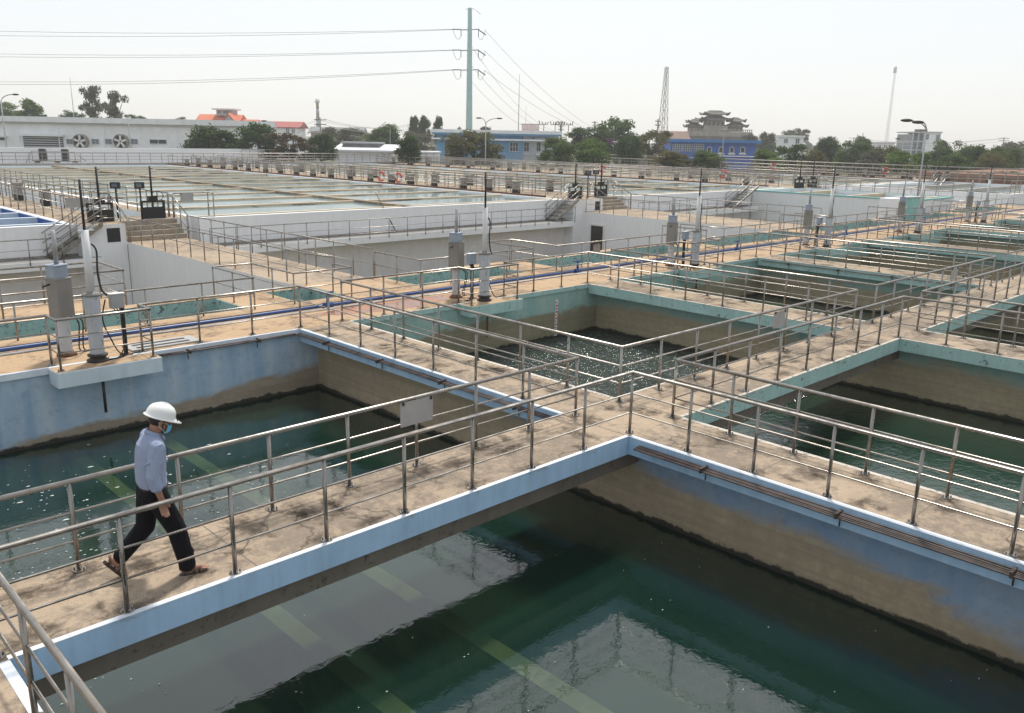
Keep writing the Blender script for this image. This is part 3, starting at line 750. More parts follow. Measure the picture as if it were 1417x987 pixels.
# ================================================================== SLUICE GATES ON THE DECKS
def sluice_gate(label, x, y, rz=0, rod=2.25, z=DZ):
    t = thing('sluice_gate', label, 'sluice gate', (x, y, z), rz, 'black sluice gates on the decks')
    m = MB(); m.box(-.52, .52, -.06, .06, 0, .50); m.box(-.52, -.44, -.06, .06, .501, .70); m.box(.44, .52, -.06, .06, .501, .70); m.box(-.52, .52, -.07, .07, .701, .78); m.box(-.03, .03, -.05, .05, .501, .70)
    m.build('frame', M['black'], t)
    MB().box(-.17, .17, -.13, .13, .781, .97).build('gearbox', M['black'], t)
    MB().cyl((0, 0, .97), (0, 0, rod), .048, .042, 8).build('spindle', M['black'], t)
    hw = MB(); hw.tube([(.26*math.cos(a)+.16, -.18, .98+.21*math.sin(a)) for a in [i*math.pi/9 for i in range(18)]], .018, 6, 0, True)
    for i in range(4):
        a = i*math.pi/2; hw.cyl((.16, -.18, .98), (.16+.26*math.cos(a), -.18, .98+.21*math.sin(a)), .012, .012, 5)
    hw.cyl((.16, -.18, .98), (.16, -.05, .98), .02, .02, 6); hw.build('hand_wheel', M['black'], t)
    MB().box(-.04, .13, -.012, .012, rod-.13, rod-.1).build('stop_plate', M['black'], t)
def flood(label, x, y, h=1.32, z=DZ):
    t = thing('flood_light', label, 'flood light', (x, y, z), R(-40), 'black flood lights on posts')
    MB().cyl((0, 0, 0), (0, 0, h), .042, .036, 8).build('post', M['black'], t)
    hd = MB().box(-.2, .2, -.09, .05, h, h+.27).build('lamp_head', M['black'], t, bevel=.02)
    MB().box(-.12, .12, -.096, -.091, h+.06, h+.21).build('lens', M['glass_grey'], hd)
sluice_gate('black sluice gate with a tall spindle above the square dark opening', 2.45, 29.9)
sluice_gate('black sluice gate with a hand wheel at the top of the weathered steps', 4.75, 30.15)
sluice_gate('black sluice gate left of the middle steps, by the steel stair', 31.9, 29.6, R(-12))
sluice_gate('black sluice gate right behind the middle steps', 35.2, 30.2, R(-12))
sluice_gate('far black sluice gate left, above the teal rimmed tank', 60.6, 28.9, R(-20), 2.9)
sluice_gate('far black sluice gate right, at the far steps', 63.0, 28.9, R(-20), 2.9)
sluice_gate('farthest black sluice gate left, by the brown bank', 92.8, 28.9, R(-20), 3.2)
sluice_gate('farthest black sluice gate right, by the brown bank', 95.4, 28.9, R(-20), 3.2)
flood('black flood light beside the left sluice gate', 3.3, 30.3); flood('black flood light beside the gate with the hand wheel', 4.2, 30.0)
flood('black flood light beside the gate left of the middle steps', 32.9, 29.4, 1.5); flood('black flood light beside the gate behind the middle steps', 34.5, 30.1, 1.5)

# ================================================================== GATE COLUMNS
def cable(t, pts, r=.014):
    P = [Vector(p) for p in pts]; out = []
    for i in range(len(P)-1):
        a = P[max(i-1, 0)]; b = P[i]; c = P[i+1]; d = P[min(i+2, len(P)-1)]
        for s_ in range(6):
            u = s_/6; out.append(.5*((2*b)+(c-a)*u+(2*a-5*b+4*c-d)*u*u+(3*b-a-3*c+d)*u**3))
    out.append(P[-1]); MB().tube(out, r, 6).build('cable', M['cable'], t)
ordn = ['left', 'second', 'third', 'fourth', 'fifth', 'sixth']
for k, g in enumerate(GX):
    # pad that carries the columns, sticking out over the tank
    pm_ = 'beam_pale' if k == 0 else 'beam_teal'
    p = MB().box(g-.9, g+1.1, 9.36, YN-.058, -.30, .004, 0, 1).build('gate_pad', [M[pm_], M['walk_dust']], bevel=.012)
    tag(p, 'jutting concrete pad under the %s pair of gate columns' % ordn[k], 'pad', 'pads under the gate columns')
    tw = k % 2 * .02
    # hooded actuator column
    t = thing('actuator_column', 'grey hooded actuator column, the one of the %s gate pair' % ordn[k], 'actuator', (g-.30, 10.72, 0), R(20), 'hooded actuator columns')
    m = MB(); m.cyl((0, 0, 0), (0, 0, .95), .125, .115, 8, 0, True, False); m.build('pedestal', M['column_grey'], t, bevel=.01)
    m = MB(); m.lathe([(.19, 0), (.19, .04), (.15, .06), (.13, .1)], 12); m.build('foot_flange', M['rust'], t)
    m = MB(); m.box(-.17, .17, -.17, .17, .82, 1.615); m.box(-.185, .185, -.185, .185, 1.595, 1.619); m.build('hood', M['hood'], t, bevel=.012)
    m = MB(); m.box(-.17, .14, -.13, .14, 1.622, 1.86); m.box(-.185, .155, -.145, .155, 1.86, 1.885); m.build('gear_box', M['box_blue'], t, bevel=.012)
    MB().cyl((0, 0, 1.886), (0, 0, 2.55), .05, .044, 10).build('spindle_cover', M['galv'], t)
    MB().cyl((-.2, 0, 1.5), (-.36, 0, 1.47), .018, .018, 6).build('crank_pin', M['dark_steel'], t)
    for s_ in (-.09, .0): cable(t, [(.12+s_, -.1, .85), (.28+s_, -.2, .7), (.3+s_, -.15, .35), (.4+s_, -.05, .03), (.75, -.2, .02)])
    # tall spindle column
    t = thing('spindle_column', 'tall white spindle column with a black rod, the one of the %s gate pair' % ordn[k], 'spindle column', (g+.02, 9.86, 0), R(5), 'tall spindle columns')
    t_sp = t
    m = MB(); m.lathe([(.21, .006), (.21, .04), (.15, .05), (.15, .11), (.19, .115), (.19, .15), (.15, .155)], 14); m.build('foot_flange', M['dark_steel'], t)
    m = MB(); m.cyl((0, 0, .155), (0, 0, 1.33), .145, .155, 8, 0, True, False); m.build('column', M['column_grey'], t, bevel=.012)
    m = MB(); m.lathe([(.175, 1.331), (.175, 1.37), (.10, 1.375), (.09, 1.42)], 12); m.build('cap_flange', M['hood'], t)
    MB().cyl((0, 0, 1.38), (0, 0, 2.62), .078, .07, 12).build('spindle_cover', M['white'], t)
    MB().cyl((0, 0, 2.621), (0, 0, 3.58), .028, .024, 8).build('rod', M['black'], t)
    MB().box(-.13, .17, -.02, .02, 2.60, 2.62).build('stop_plate', M['white'], t)
    cable(t, [(.09, -.02, 2.35), (.17, -.03, 2.2), (.15, -.03, 1.8), (.19, -.03, 1.45), (.3, 0, 1.3)], .018)
    cable(t, [(.3, .1, 1.2), (.22, .12, .8), (.33, .1, .4), (.5, .05, .05), (.9, .1, .02)])
    # cable post with junction box
    off = (.62, 10.0) if k in (0, 4) else (-.02, 10.35)
    t = thing('junction_post', 'dark cable post with a junction box at the %s gate pair' % ordn[k], 'junction box', (g+off[0], off[1], 0), 0, 'cable posts with junction boxes')
    m = MB(); m.box(-.035, .035, -.035, -.025, 0, 1.35); m.box(-.035, -.025, -.025, .035, 0, 1.35); m.build('post', M['dark_steel'], t)
    MB().box(-.1, .1, -.1, .1, .002, .02).build('foot_plate', M['rust'], t)
    bx = MB().box(-.26, .0, -.19, -.04, 1.03, 1.31).build('junction_box', M['plate_grey' if k == 0 else 'box_blue'], t, bevel=.01)
    MB().box(-.28, .02, -.2, -.03, 1.311, 1.33).build('lid', M['white'], bx)
    for s_ in (0, .05, .1): cable(t, [(-.2+s_, -.1, 1.03), (-.12+s_, -.12, .9), (-.02, -.06, .95-s_), (-.015, -.05, .4), (-.06-s_, -.12, .03), (-.4-s_, -.25, .03)], .012)
    # stem that hangs into the tank
    s_ = MB().cyl((g+.02, 9.72, -.31), (g+.02, 9.72, -1.05), .03, .03, 8).build('gate_stem', M['rust' if k else 'dark_steel'])
    s_.parent = t_sp; s_.matrix_parent_inverse = Matrix.Translation(t_sp.location).inverted() if False else (Matrix.Translation(t_sp.location) @ Matrix.Rotation(R(5), 4, 'Z')).inverted()

# ================================================================== PIPES
t = thing('water_pipe', 'bright blue water pipe along the orange gate walkway', 'pipe', (0, 11.66, .075))
pts = []; x = -16.0
while x <= 64: pts.append((x, random.uniform(-.03, .03), random.uniform(-.004, .004))); x += 2.2
MB().tube(pts, .046, 10).build('pipe', M['pipe_blue'], t)
for x in (1.9, 11.95, 22.3, 32.8, 43.2):
    v = MB().cyl((x-.14, 0, .0), (x+.14, 0, 0), .085, .085, 10); v.cyl((x, 0, .02), (x, 0, .33), .045, .04, 8); v = v.build('valve', M['pipe_blue'], t)
    MB().box(x-.22, x+.16, -.03, .03, .33, .37).build('handle', M['pipe_blue'], v)
MB().tube([(-16, -.2, -.045), (64, -.2, -.045)], .02, 6).build('conduit', M['white'], t)

def bundle(label, p0, p1, side, n=5, group='brown pipe bundles along the slab edges', dens=1.85):
    """thin brown pipes clipped to a slab edge; side = outward unit vector"""
    t = thing('pipe_bundle', label, 'pipes', p0, 0, group)
    a = Vector((0, 0, 0)); b = Vector(p1)-Vector(p0); s_ = Vector(side); L_ = b.length
    for i in range(n):
        off = s_*(.03+.034*i)+Vector((0, 0, -.075-.006*i))
        q = [a+b*f+off+Vector((0, 0, random.uniform(-.012, .006))) for f in (0, .2, .4, .6, .8, 1)]
        MB().tube(q, .0125, 7).build('pipe', M['pipe_brown'], t)
    nn = max(2, round(L_/dens)); d = b.normalized()
    for i in range(nn):
        c = b*((i+.6)/nn)
        m = MB(); w_ = .015
        vs = []
        for u in (-w_, w_):
            for v_, zz in ((.0, -.12), (.0, -.045), (.19, -.045), (.19, -.12)): vs.append(c+d*u+s_*v_+Vector((0, 0, zz)))
        m.add(vs, [(0, 1, 2, 3), (7, 6, 5, 4), (0, 4, 5, 1), (1, 5, 6, 2), (2, 6, 7, 3), (3, 7, 4, 0)])
        m.cyl(c+s_*.03+Vector((0, 0, -.1)), c+s_*.03+Vector((0, 0, -.27)), .011, .011, 6); m.build('clamp', M['pipe_brown'], t)
bundle('brown pipes clipped to the blue slab edge over the front tank', (-.013, -.25, 0), (-.013, YS+.2, 0), (-1, 0, 0))
bundle('brown pipes clipped to the blue slab edge over the left tank', (-.013, 9.8, 0), (-.013, WA+.15, 0), (-1, 0, 0), 4)
bundle('brown pipes along the end wall of the left tank', (-.15, YN-.055, 0), (-3.4, YN-.055, 0), (0, -1, 0), 3)
bundle('thin pipes on the slab edge of the green teal tank', (1.443, -.6, 0), (1.443, YS+.4, 0), (1, 0, 0), 2)
bundle('thin pipes on the slab edge of the second teal tank', (20.985, 9.7, 0), (20.985, 1.6, 0), (-1, 0, 0), 2)

# ================================================================== SMALL FIXTURES
def sign(label, x, y, z, w_, h_, rz=0, mat='plate_grey'):
    t = thing('sign_plate', label, 'sign', (x, y, z), rz, 'blank plates on the railings')
    MB().box(-w_/2, w_/2, -.006, .006, 0, h_).build('plate', M[mat], t)
    for s_ in (-w_/2+.04, w_/2-.04): MB().box(s_-.012, s_+.012, -.03, -.0065, h_-.04, h_+.015).build('clip', M['dark_steel'], t)
sign('blank grey plate on the railing right of the man', -3.25, 1.20, .63, .56, .35)
sign('blank grey plate on the railing of the rippled teal tank', 6.75, 1.20, .60, .5, .36)
sign('blank grey plate on the railing of the second teal tank', 17.3, 1.20, .60, .5, .36)
sign('blank white plate on the railing beside the deep blue pool', 1.6, 29.95, 1.4, .9, .38)
sign('blank plate on the short railing at the pale blue tank', 6.3, 30.15, 1.45, .6, .35)
sign('rusty plate on the low basin railing by the third gate columns', 13.6, 12.22, .5, .4, .35, 0, 'pier')
# depth gauge
t = thing('depth_gauge', 'red and white depth gauge on the end wall of the rippled tank', 'gauge', (9.05, YN-.012, -1.5))
MB().box(-.055, .055, 0, .01, 0, 1.15).build('board', M['white'], t)
for i in range(11): MB().box(-.045, (.045 if i % 2 else .01), -.006, -.001, .04+i*.1, .085+i*.1).build('mark', M['ring_red'], t)
# drain cover on the gate walkway
t = thing('drain_cover', 'concrete drain cover with two slots beside the left gate pad', 'drain', (-3.05, 10.45, .004))
MB().plate(-.75, .75, -.3, .3, 0, .03, [(-.6, .55, -.2, -.08), (-.6, .55, .06, .18)]).build('cover', M['plate_grey'], t)
MB().box(-.62, .57, -.22, .2, .001, .004).build('slot_bottom', M['black'], t)
# rusty puddle stain
pd = MB(); ring = [(3.5+2.6*math.cos(a)*(1+.18*math.sin(3*a)+.1*math.sin(7*a)), 10.95+.52*math.sin(a)*(1+.2*math.cos(4*a))) for a in [i*math.pi/24 for i in range(48)]]
pd.add([(x, y, .004) for x, y in ring], [tuple(range(48))])
tt = NT('puddle'); n_ = tt.noise(1.6, 5); tt.bsdf(tt.mix(tt.ramp(n_, [(.35, 0.0), (.65, 1.0)]), (.20, .075, .035), (.40, .19, .10)), tt.ramp(n_, [(.45, .12), (.6, .7)]))
struct(pd.build('puddle', tt.mat))
# white board leaning / cabinets
t = thing('control_cabinet', 'teal control cabinet with a white door behind the fifth gate columns', 'cabinet', (43.6, 13.0, .1), R(-8))
MB().box(-.1, 2.0, 0, .9, 0, 1.35).build('body', M['cabinet_teal'], t, bevel=.02)
MB().box(-1.5, -.12, .1, .9, 0, 1.35).build('door_panel', M['wall_white'], t, bevel=.02)
MB().box(-.16, 2.06, -.05, .95, 1.352, 1.4).build('roof_plate', M['galv'], t)
pole = MB().cyl((17.2, WY-.15, -.45), (16.3, WY+.4, 1.6), .03, .02, 6).build('leaning_stick', M['trunk']); tag(pole, 'thin stick leaning against the long white wall', 'stick')
# life rings
def ring(label, x, y, z, rz):
    t = thing('life_ring', label, 'life ring', (x, y, z), rz, 'life rings on the far railings')
    for i in range(8):
        m = MB(); m.tube([(0, .33*math.cos(a), .33*math.sin(a)) for a in [i*math.pi/4+j*math.pi/20 for j in range(6)]], .075, 8); m.build('ring_segment', M['ring_red' if i % 4 else 'white'], t)
for i, (px, lab) in enumerate(((523, 'red life ring, left of two close together on the long railing'), (544, 'red and grey life ring, right of two close together on the long railing'))):
    yy = {523: 49.5, 544: 47.2}[px]; ring(lab, 30.8, yy, DZ+.55, R(8))
ring('red life ring behind the middle sluice gates', 59.6, 50.5, DZ+.8, R(10))
ring('red life ring above the steel stair to the teal rimmed tank', 59.6, 36.0, DZ+.9, R(10))
ring('far red life ring on the farthest railing', 92.05, 49.0, DZ+.9, R(10))
ring('faded red life ring at the right by the brown bank', 92.05, 34.5, DZ+.9, R(10))
# foam flecks drifting on the blue tank and the front tank
fm = MB(); rr = random.Random(3)
for i in range(560):
    if i < 400:
        cx, cy = rr.gauss(-6.2, 1.7), rr.gauss(5.6, 1.7); sz = rr.uniform(.005, .015)*(2.0 if rr.random() < .12 else 1)
    else: cx, cy = rr.uniform(-8.9, .3), rr.uniform(YS+.3, YN-.3); sz = rr.uniform(.004, .010)
    if not (-9.0 < cx < .4 and YS+.1 < cy < YN-.1): continue
    a0 = rr.uniform(0, 6); st = rr.uniform(1, 2.2)
    fm.add([(cx+sz*st*math.cos(a0+a)*rr.uniform(.6, 1.2), cy+sz*math.sin(a0+a)*rr.uniform(.6, 1.2), WL+.010) for a in [j*math.pi/3 for j in range(6)]], [tuple(range(6))])
for i in range(2600):  # foam bits and painted glints, pale flecks for the glitter of the ripples
    cx, cy = rr.uniform(1.3, 10.6), rr.uniform(1.6, 9.6); sz = rr.uniform(.004, .014); a0 = rr.uniform(0, 6)
    fm.add([(cx+sz*1.5*math.cos(a0+a), cy+sz*math.sin(a0+a), WL+.03) for a in [j*math.pi/2.5 for j in range(5)]], [tuple(range(5))])
o = fm.build('foam_and_glints', M['foam']); tag(o, 'white foam flecks on the tank water and painted glints on the rippled tank', 'foam', kind='stuff')
# floating scum and debris on the pale blue tanks
sm_ = MB()
for i in range(420):
    x0, x1 = rr.choice(((6.9, 30.3), (6.9, 30.3), (37.3, 59), (68, 91.5))); cx = rr.uniform(x0, x1); cy = rr.uniform(WY+1.2, 88)
    if rr.random() < .55: cx = x1-abs(rr.gauss(0, 5))
    j = round((cy-WY-1.1)/4.62); cy = WY+1.1+4.62*j+rr.choice((-.35, .45, .8))+rr.uniform(-.15, .15)
    sx, sy = rr.uniform(.15, 1.5), rr.uniform(.08, .38); 
    if cx+sx > x1 or cy < WY+.5: continue
    pts = [(cx+sx*math.cos(a)*rr.uniform(.55, 1.2), cy+sy*math.sin(a)*rr.uniform(.5, 1.2), DZ-.075) for a in [q*math.pi/6 for q in range(12)]]
    sm_.add(pts, [tuple(range(12))])
plain('scum', (.085, .078, .06), .9, 0, .4, 4)
o = sm_.build('floating_scum', M['scum']); tag(o, 'dark scum patches floating on the pale blue tank water', 'scum', kind='stuff')

# ================================================================== FAR BUILDINGS
FZ = YAW-math.pi/2                            # facades that face the tanks square on
class Bld:
    def __init__(s, name, label, px0, D, cat='building', group=None, base=-3.0, rot=0):
        s.D = D; s.px0 = px0; p = far(px0, 195, D); s.base = base
        s.t = thing(name, label, cat, (p.x, p.y, base), FZ+rot, group); s.k = D/FPX; s.c = math.cos(rot)
    def X(s, px): return (px-s.px0)*s.k/s.c
    def Z(s, px, py): return far(px, py, s.D).z-s.base
    def box(s, part, px0, px1, py0, py1, y0, y1, mat, parent=None, z0=None):
        pm = (px0+px1)/2; z1 = s.Z(pm, py0); zz = s.Z(pm, py1) if z0 is None else z0
        return MB().box(s.X(px0), s.X(px1), y0, y1, zz, z1).build(part, M[mat], parent or s.t)
    def window(s, px0, px1, py0, py1, y=0, frame='trim_white', glass='glass_dark', nx=2, ny=1):
        w_ = s.box('window', px0, px1, py0, py1, y-.05, y+.02, glass)
        pm = (px0+px1)/2; x0, x1, z0, z1 = s.X(px0), s.X(px1), s.Z(pm, py1), s.Z(pm, py0); f = .06*s.k/.1
        m = MB(); m.box(x0-f, x1+f, y-.12, y-.051, z1, z1+f); m.box(x0-f, x1+f, y-.12, y-.051, z0-f, z0)
        m.box(x0-f, x0, y-.12, y-.051, z0, z1); m.box(x1, x1+f, y-.12, y-.051, z0, z1)
        for i in range(1, nx): q = x0+(x1-x0)*i/nx; m.box(q-f*.4, q+f*.4, y-.11, y-.051, z0, z1)
        for i in range(1, ny): q = z0+(z1-z0)*i/ny; m.box(x0, x1, y-.10, y-.051, q-f*.3, q+f*.3)
        m.build('frame', M[frame], w_); return w_
# --- long white building at left
b = Bld('long_building', 'long low white building with round fans behind the low wall', -60, 150)
b.box('wall', -60, 352, 170, 0, 0, 12, 'wall_white', z0=0)
b.box('roof', -64, 356, 163.5, 171, -.9, 12.6, 'trim_white')
b.box('fascia', -63, 355, 170.5, 173, -.6, 0.0, 'wall_grey')
for px in (-10, 27, 82, 145, 195, 245, 300): b.box('pilaster', px, px+1.5, 173.2, 0, -.12, -.002, 'wall_white', z0=0)
lw = b.box('louvre_window', 33, 88, 189, 206, -.1, -.003, 'glass_dark')
for i in range(5): b.box('slat', 33, 88, 190.2+i*3.1, 191.4+i*3.1, -.2, -.101, 'wall_grey', lw)
b.box('canopy', 30, 91, 185.5, 188.6, -.8, -.003, 'trim_white')
b.box('canopy', -20, 12, 187.5, 189.5, -.8, -.003, 'trim_white')
b.window(-15, 9, 190.5, 194, 0, 'trim_white', 'glass_dark')
for px in (93, 128, 146, 182): b.window(px, px+9, 193, 199, 0, 'wall_grey', 'glass_grey', 2, 2)
b.window(208, 231, 193.5, 199, 0, 'trim_white', 'glass_dark', 2); b.window(256, 266, 194, 200, 0, 'trim_white', 'glass_dark', 2)
for px in (114, 170):
    x, z = b.X(px), b.Z(px, 196); r_ = 8.8*b.k
    hs_ = MB(); hs_.cyl((x, .0, z), (x, -1.0, z), r_*1.12, r_*1.12, 20, 0, False); hs_.cyl((x, -1.0, z), (x, -1.0001, z), r_*1.12, r_*1.0, 20, 0, False)
    hf = hs_.build('fan_housing', M['wall_cream'], b.t)
    MB().cyl((x, -.02, z), (x, -.12, z), r_*1.05, r_*1.05, 20).build('fan_back', M['glass_dark'], hf)
    for i in range(5):
        a = i*2*math.pi/5+.3; m = MB(); c, s_ = math.cos(a), math.sin(a)
        pr_ = [(.12, -.13), (1.0, -.20), (1.0, .20), (.12, .13)]
        vs = [(x+r_*(u*c-v*s_), yy, z+r_*(u*s_+v*c)) for yy in (-.9, -.8) for u, v in pr_]
        m.add(vs, [(0, 1, 2, 3), (7, 6, 5, 4), (0, 4, 5, 1), (1, 5, 6, 2), (2, 6, 7, 3), (3, 7, 4, 0)]); m.build('fan_blade', M['white'], hf)
# --- raised pump platforms in front of it
t = thing('pump_platform', 'small steel platform with two dark pumps before the louvre window', 'platform', (*farxy(76, 97), .0), FZ)
MB().box(-2.6, 2.4, -.6, .6, .9, 1.0).build('deck_plate', M['grey_conc'], t)
for x in (-2.3, 0, 2.1): MB().box(x-.08, x+.08, -.5, .5, -3, .899).build('leg', M['wall_cream'], t)
for x in (-1.6, 1.0):
    MB().box(x-.35, x+.35, -.3, .3, 1.001, 2.3).build('pump', M['black'], t, bevel=.1)
MB().tube([(-3.6, -.55, .2), (-2.5, -.55, 2.0), (2.4, -.55, 2.0), (3.6, -.55, 1.0)], .04, 6).build('hand_rail', M['steel_far'], t)
for x in (-2.5, -.8, .9, 2.4): MB().cyl((x, -.55, 1.0), (x, -.55, 2.0), .035, .035, 6).build('post', M['steel_far'], t)

def gable(b, part, px0, px1, pyr, pye, y0, y1, mat, parent=None, over=0):
    """ridge parallel to the facade"""
    x0, x1 = b.X(px0), b.X(px1); pm = (px0+px1)/2; zr, ze = b.Z(pm, pyr), b.Z(pm, pye); yc = (y0+y1)/2
    m = MB(); m.add([(x0, y0, ze), (x1, y0, ze), (x1, y1, ze), (x0, y1, ze), (x0, yc, zr), (x1, yc, zr), (x0, y0, ze-.25), (x1, y0, ze-.25), (x1, y1, ze-.25), (x0, y1, ze-.25)],
                    [(0, 1, 5, 4), (2, 3, 4, 5), (0, 6, 7, 1), (2, 8, 9, 3), (6, 9, 8, 7), (1, 7, 8, 2), (0, 3, 9, 6), (0, 4, 3), (1, 2, 5)]); return m.build(part, M[mat], parent or b.t)
# --- orange roofed house
b = Bld('house', 'house with bright orange roof and grey roof lantern behind the white building', 270, 230)
b.box('wall', 274, 335, 172, 0, 1, 12, 'wall_grey', z0=0)
rf = gable(b, 'roof', 268, 330, 158, 172, 0, 12, 'roof_orange')
m = MB(); x0, x1, xc = b.X(310), b.X(332), b.X(320); zr, ze = b.Z(320, 159), b.Z(320, 173)
m.add([(x0, -1.2, ze), (x1, -1.2, ze), (xc, -1.2, zr)], [(0, 1, 2)]); m.build('gable_wall', M['wall_grey'], b.t)
m = MB()
for a, c in ((x0-.5, xc), (x1+.5, xc)): m.add([(a, -1.6, ze-.2), (c, -1.6, zr+.35), (c, 6, zr+.35), (a, 6, ze-.2), (a, -1.6, ze-.55), (c, -1.6, zr), (c, 6, zr), (a, 6, ze-.55)], [(0, 1, 2, 3), (7, 6, 5, 4), (0, 4, 5, 1), (3, 2, 6, 7), (0, 3, 7, 4)])
m.build('cross_roof', M['roof_orange'], b.t)
gable(b, 'low_roof', 328, 352, 165, 173, 2, 10, 'roof_orange')
cu = b.box('roof_lantern', 295, 318, 152, 160, 4, 8, 'wall_grey'); b.box('lantern_roof', 291, 322, 150, 152, 3, 9, 'trim_white', cu)
b.window(297, 301, 153.5, 157, 4, 'wall_grey', 'glass_grey'); b.window(305, 312, 153.5, 157, 4, 'wall_grey', 'glass_grey')
# --- red roofed houses
b = Bld('house', 'white house with dark red roof right of the orange roofed house', 372, 250)
b.box('wall', 374, 412, 175, 0, .5, 10, 'wall_white', z0=0); gable(b, 'roof', 369, 416, 168, 176, 0, 10.5, 'roof_red')
b.window(396, 400, 178, 184, .5, 'trim_white', 'glass_grey'); b.window(404, 408, 178, 184, .5, 'trim_white', 'glass_grey')
b = Bld('house', 'low pale house with red roof between the trees and the warehouse', 440, 280)
b.box('wall', 430, 500, 182, 0, .5, 9, 'wall_cream', z0=0); gable(b, 'roof', 426, 503, 176, 184, 0, 9.5, 'roof_grey')
b = Bld('warehouse', 'low white warehouse with grey roof vent between two dark bushes', 462, 125)
b.box('wall', 465, 528, 207, 0, 0, 10, 'wall_white', z0=0)
gable(b, 'roof', 461, 548, 200, 207.5, -1, 12, 'trim_white'); v_ = b.box('roof_vent', 470, 520, 198.5, 204, 2, 6, 'roof_grey'); b.box('vent_cap', 468, 524, 196.8, 199, 1.6, 6.4, 'galv', v_)
b = Bld('annex', 'low white annex wall left of the pale blue building', 575, 140)
b.box('wall', 548, 606, 211, 0, 0, 5, 'wall_white', z0=0); b.box('roof', 546, 607, 209.5, 211.2, -.4, 5.4, 'trim_white')
# --- pale blue building
b = Bld('office_building', 'pale blue flat roofed building with white roof slab behind round trees', 598, 155)
b.box('wall', 604, 724, 186, 0, 0, 14, 'wall_sky', z0=0); b.box('end_wall', 724.1, 772, 187, 0, 0, 14, 'wall_grey', z0=0)
b.box('roof', 597, 777, 180.5, 185, -1.6, 15, 'trim_white'); b.box('roof_band', 598, 776, 185.1, 187.5, -1.2, 0, 'wall_sky')
b.box('canopy', 600, 768, 192.2, 194.4, -1.8, -.003, 'trim_white')
b.window(706, 717, 197.5, 209.5, 0, 'trim_white', 'glass_dark', 3, 2); b.window(725.5, 732, 197.5, 209.5, 0, 'wall_grey', 'glass_dark', 2, 2); b.window(743, 748, 197.5, 209.5, 0, 'wall_grey', 'glass_dark', 2, 2)
b.box('doorway', 616, 628, 196, 212, -.06, -.003, 'glass_dark')
for px in (723, 755, 738): b.box('wall_lamp', px-1, px+1, 190.5, 192, -.3, -.01, 'black')
b.box('sill', 725, 733, 213, 214.5, -.3, -.01, 'trim_white'); b.box('sill', 742, 749, 213, 214.5, -.3, -.01, 'trim_white')
t = thing('roof_plant', 'pinkish tank house and frames on the pale blue building roof', 'roof equipment', (*farxy(735, 165), far(735, 181, 165).z), FZ)
MB().box(-1.9, 1.5, -1, 1.5, 0, 1.15).build('tank_house', M['wall_pink'], t)
MB().box(-2.1, 1.7, -1.2, 1.7, 1.151, 1.25).build('roof_plate', M['roof_grey'], t)
for i, x in enumerate((2.4, 4.6, 5.6, 7.2)):
    m = MB(); m.cyl((x, 0, 0), (x, 0, 1.5-.2*(i > 1)), .07, .07, 5); m.cyl((x-.9, 0, 1.2), (x+.8, 0, 1.25), .06, .06, 5)
    for q in (-.8, -.3, .3, .7): m.cyl((x+q, 0, 1.2), (x+q*1.2, 0, 1.2+random.uniform(.3, .75)), .06, .1, 5)
    m.build('busbar_frame', M['dark_steel'], t)
# --- bright blue building
b = Bld('blue_building', 'bright ultramarine building below the pagoda', 926, 185)
b.box('wall', 929, 1047, 197, 0, 0, 10, 'wall_ultra', z0=0)
b.box('roof', 925, 1051, 193.5, 197.5, -1.2, 11, 'trim_blue'); b.box('band', 970, 1048, 215.5, 217, -.25, -.003, 'trim_white')
for a, c in ((932, 944), (946, 958), (961, 974)): b.window(a, c, 200, 209, 0, 'wall_grey', 'glass_grey', 4, 3)
for px in (979, 995, 1010, 1025):
    m = MB(); x0, x1 = b.X(px), b.X(px+7); z0, z1 = b.Z(px, 212), b.Z(px, 205); xc = (x0+x1)/2; n = 8
    arc = [(x0, z0), (x1, z0)]+[(xc+(x1-x0)/2*math.cos(i*math.pi/n), z1+(x1-x0)/2*.55*math.sin(i*math.pi/n)) for i in range(n+1)]
    vs = [(p_[0], yy, p_[1]) for yy in (-.1, -.003) for p_ in arc]; k_ = len(arc)
    m.add(vs, [tuple(range(k_))]+[(i, (i+1) % k_, k_+(i+1) % k_, k_+i) for i in range(k_)]); w_ = m.build('window', M['wall_grey'], b.t)
    MB().box(x0+.2, x1-.2, -.13, -.101, z0+.2, z1+.1).build('pane', M['glass_dark'], w_); MB().box(x0-.2, x1+.2, -.25, -.004, z0-.3, z0-.02).build('sill', M['trim_white'], w_)
# --- pagoda
b = Bld('pagoda', 'grey pagoda with three curved roof towers above the blue building', 990, 300)
def croof(part, xc, yc, w_, d_, z, h, top, parent, lift):
    m = MB(); n = 8; rings = []; L_ = 4
    for l in range(L_+1):
        u = l/L_; hw = w_+(top-w_)*u; hd = d_+(top*d_/w_-d_)*u; zz = z+h*(u**1.7); ring = []
        for sgn in range(4):
            for i in range(n):
                f = -1+2*i/n
                x, y = ((f*hw, -hd), (hw, f*hd), (-f*hw, hd), (-hw, -f*hd))[sgn]
                ring.append((xc+x, yc+y, zz+lift*(abs(f)**3)*(1-u)**2))
        rings.append(ring)
    vs = [v for r_ in rings for v in r_]; N = 4*n; fs = []
    for l in range(L_):
        for i in range(N): fs.append((l*N+i, l*N+(i+1) % N, (l+1)*N+(i+1) % N, (l+1)*N+i))
    fs.append(tuple(L_*N+i for i in range(N))); m.add(vs, fs)
    vs2 = [(x, y, zz-.3) for x, y, zz in rings[0]]; m.add(rings[0]+vs2, [(i, N+i, N+(i+1) % N, (i+1) % N) for i in range(N)]+[tuple(range(N, 2*N))])
    return m.build(part, M['stone_grey'], parent)
def px2(px): return b.X(px)
zt = b.Z(990, 189)
MB().box(px2(948), px2(1040), -4, 14, 0, zt).build('base', M['stone_grey'], b.t)
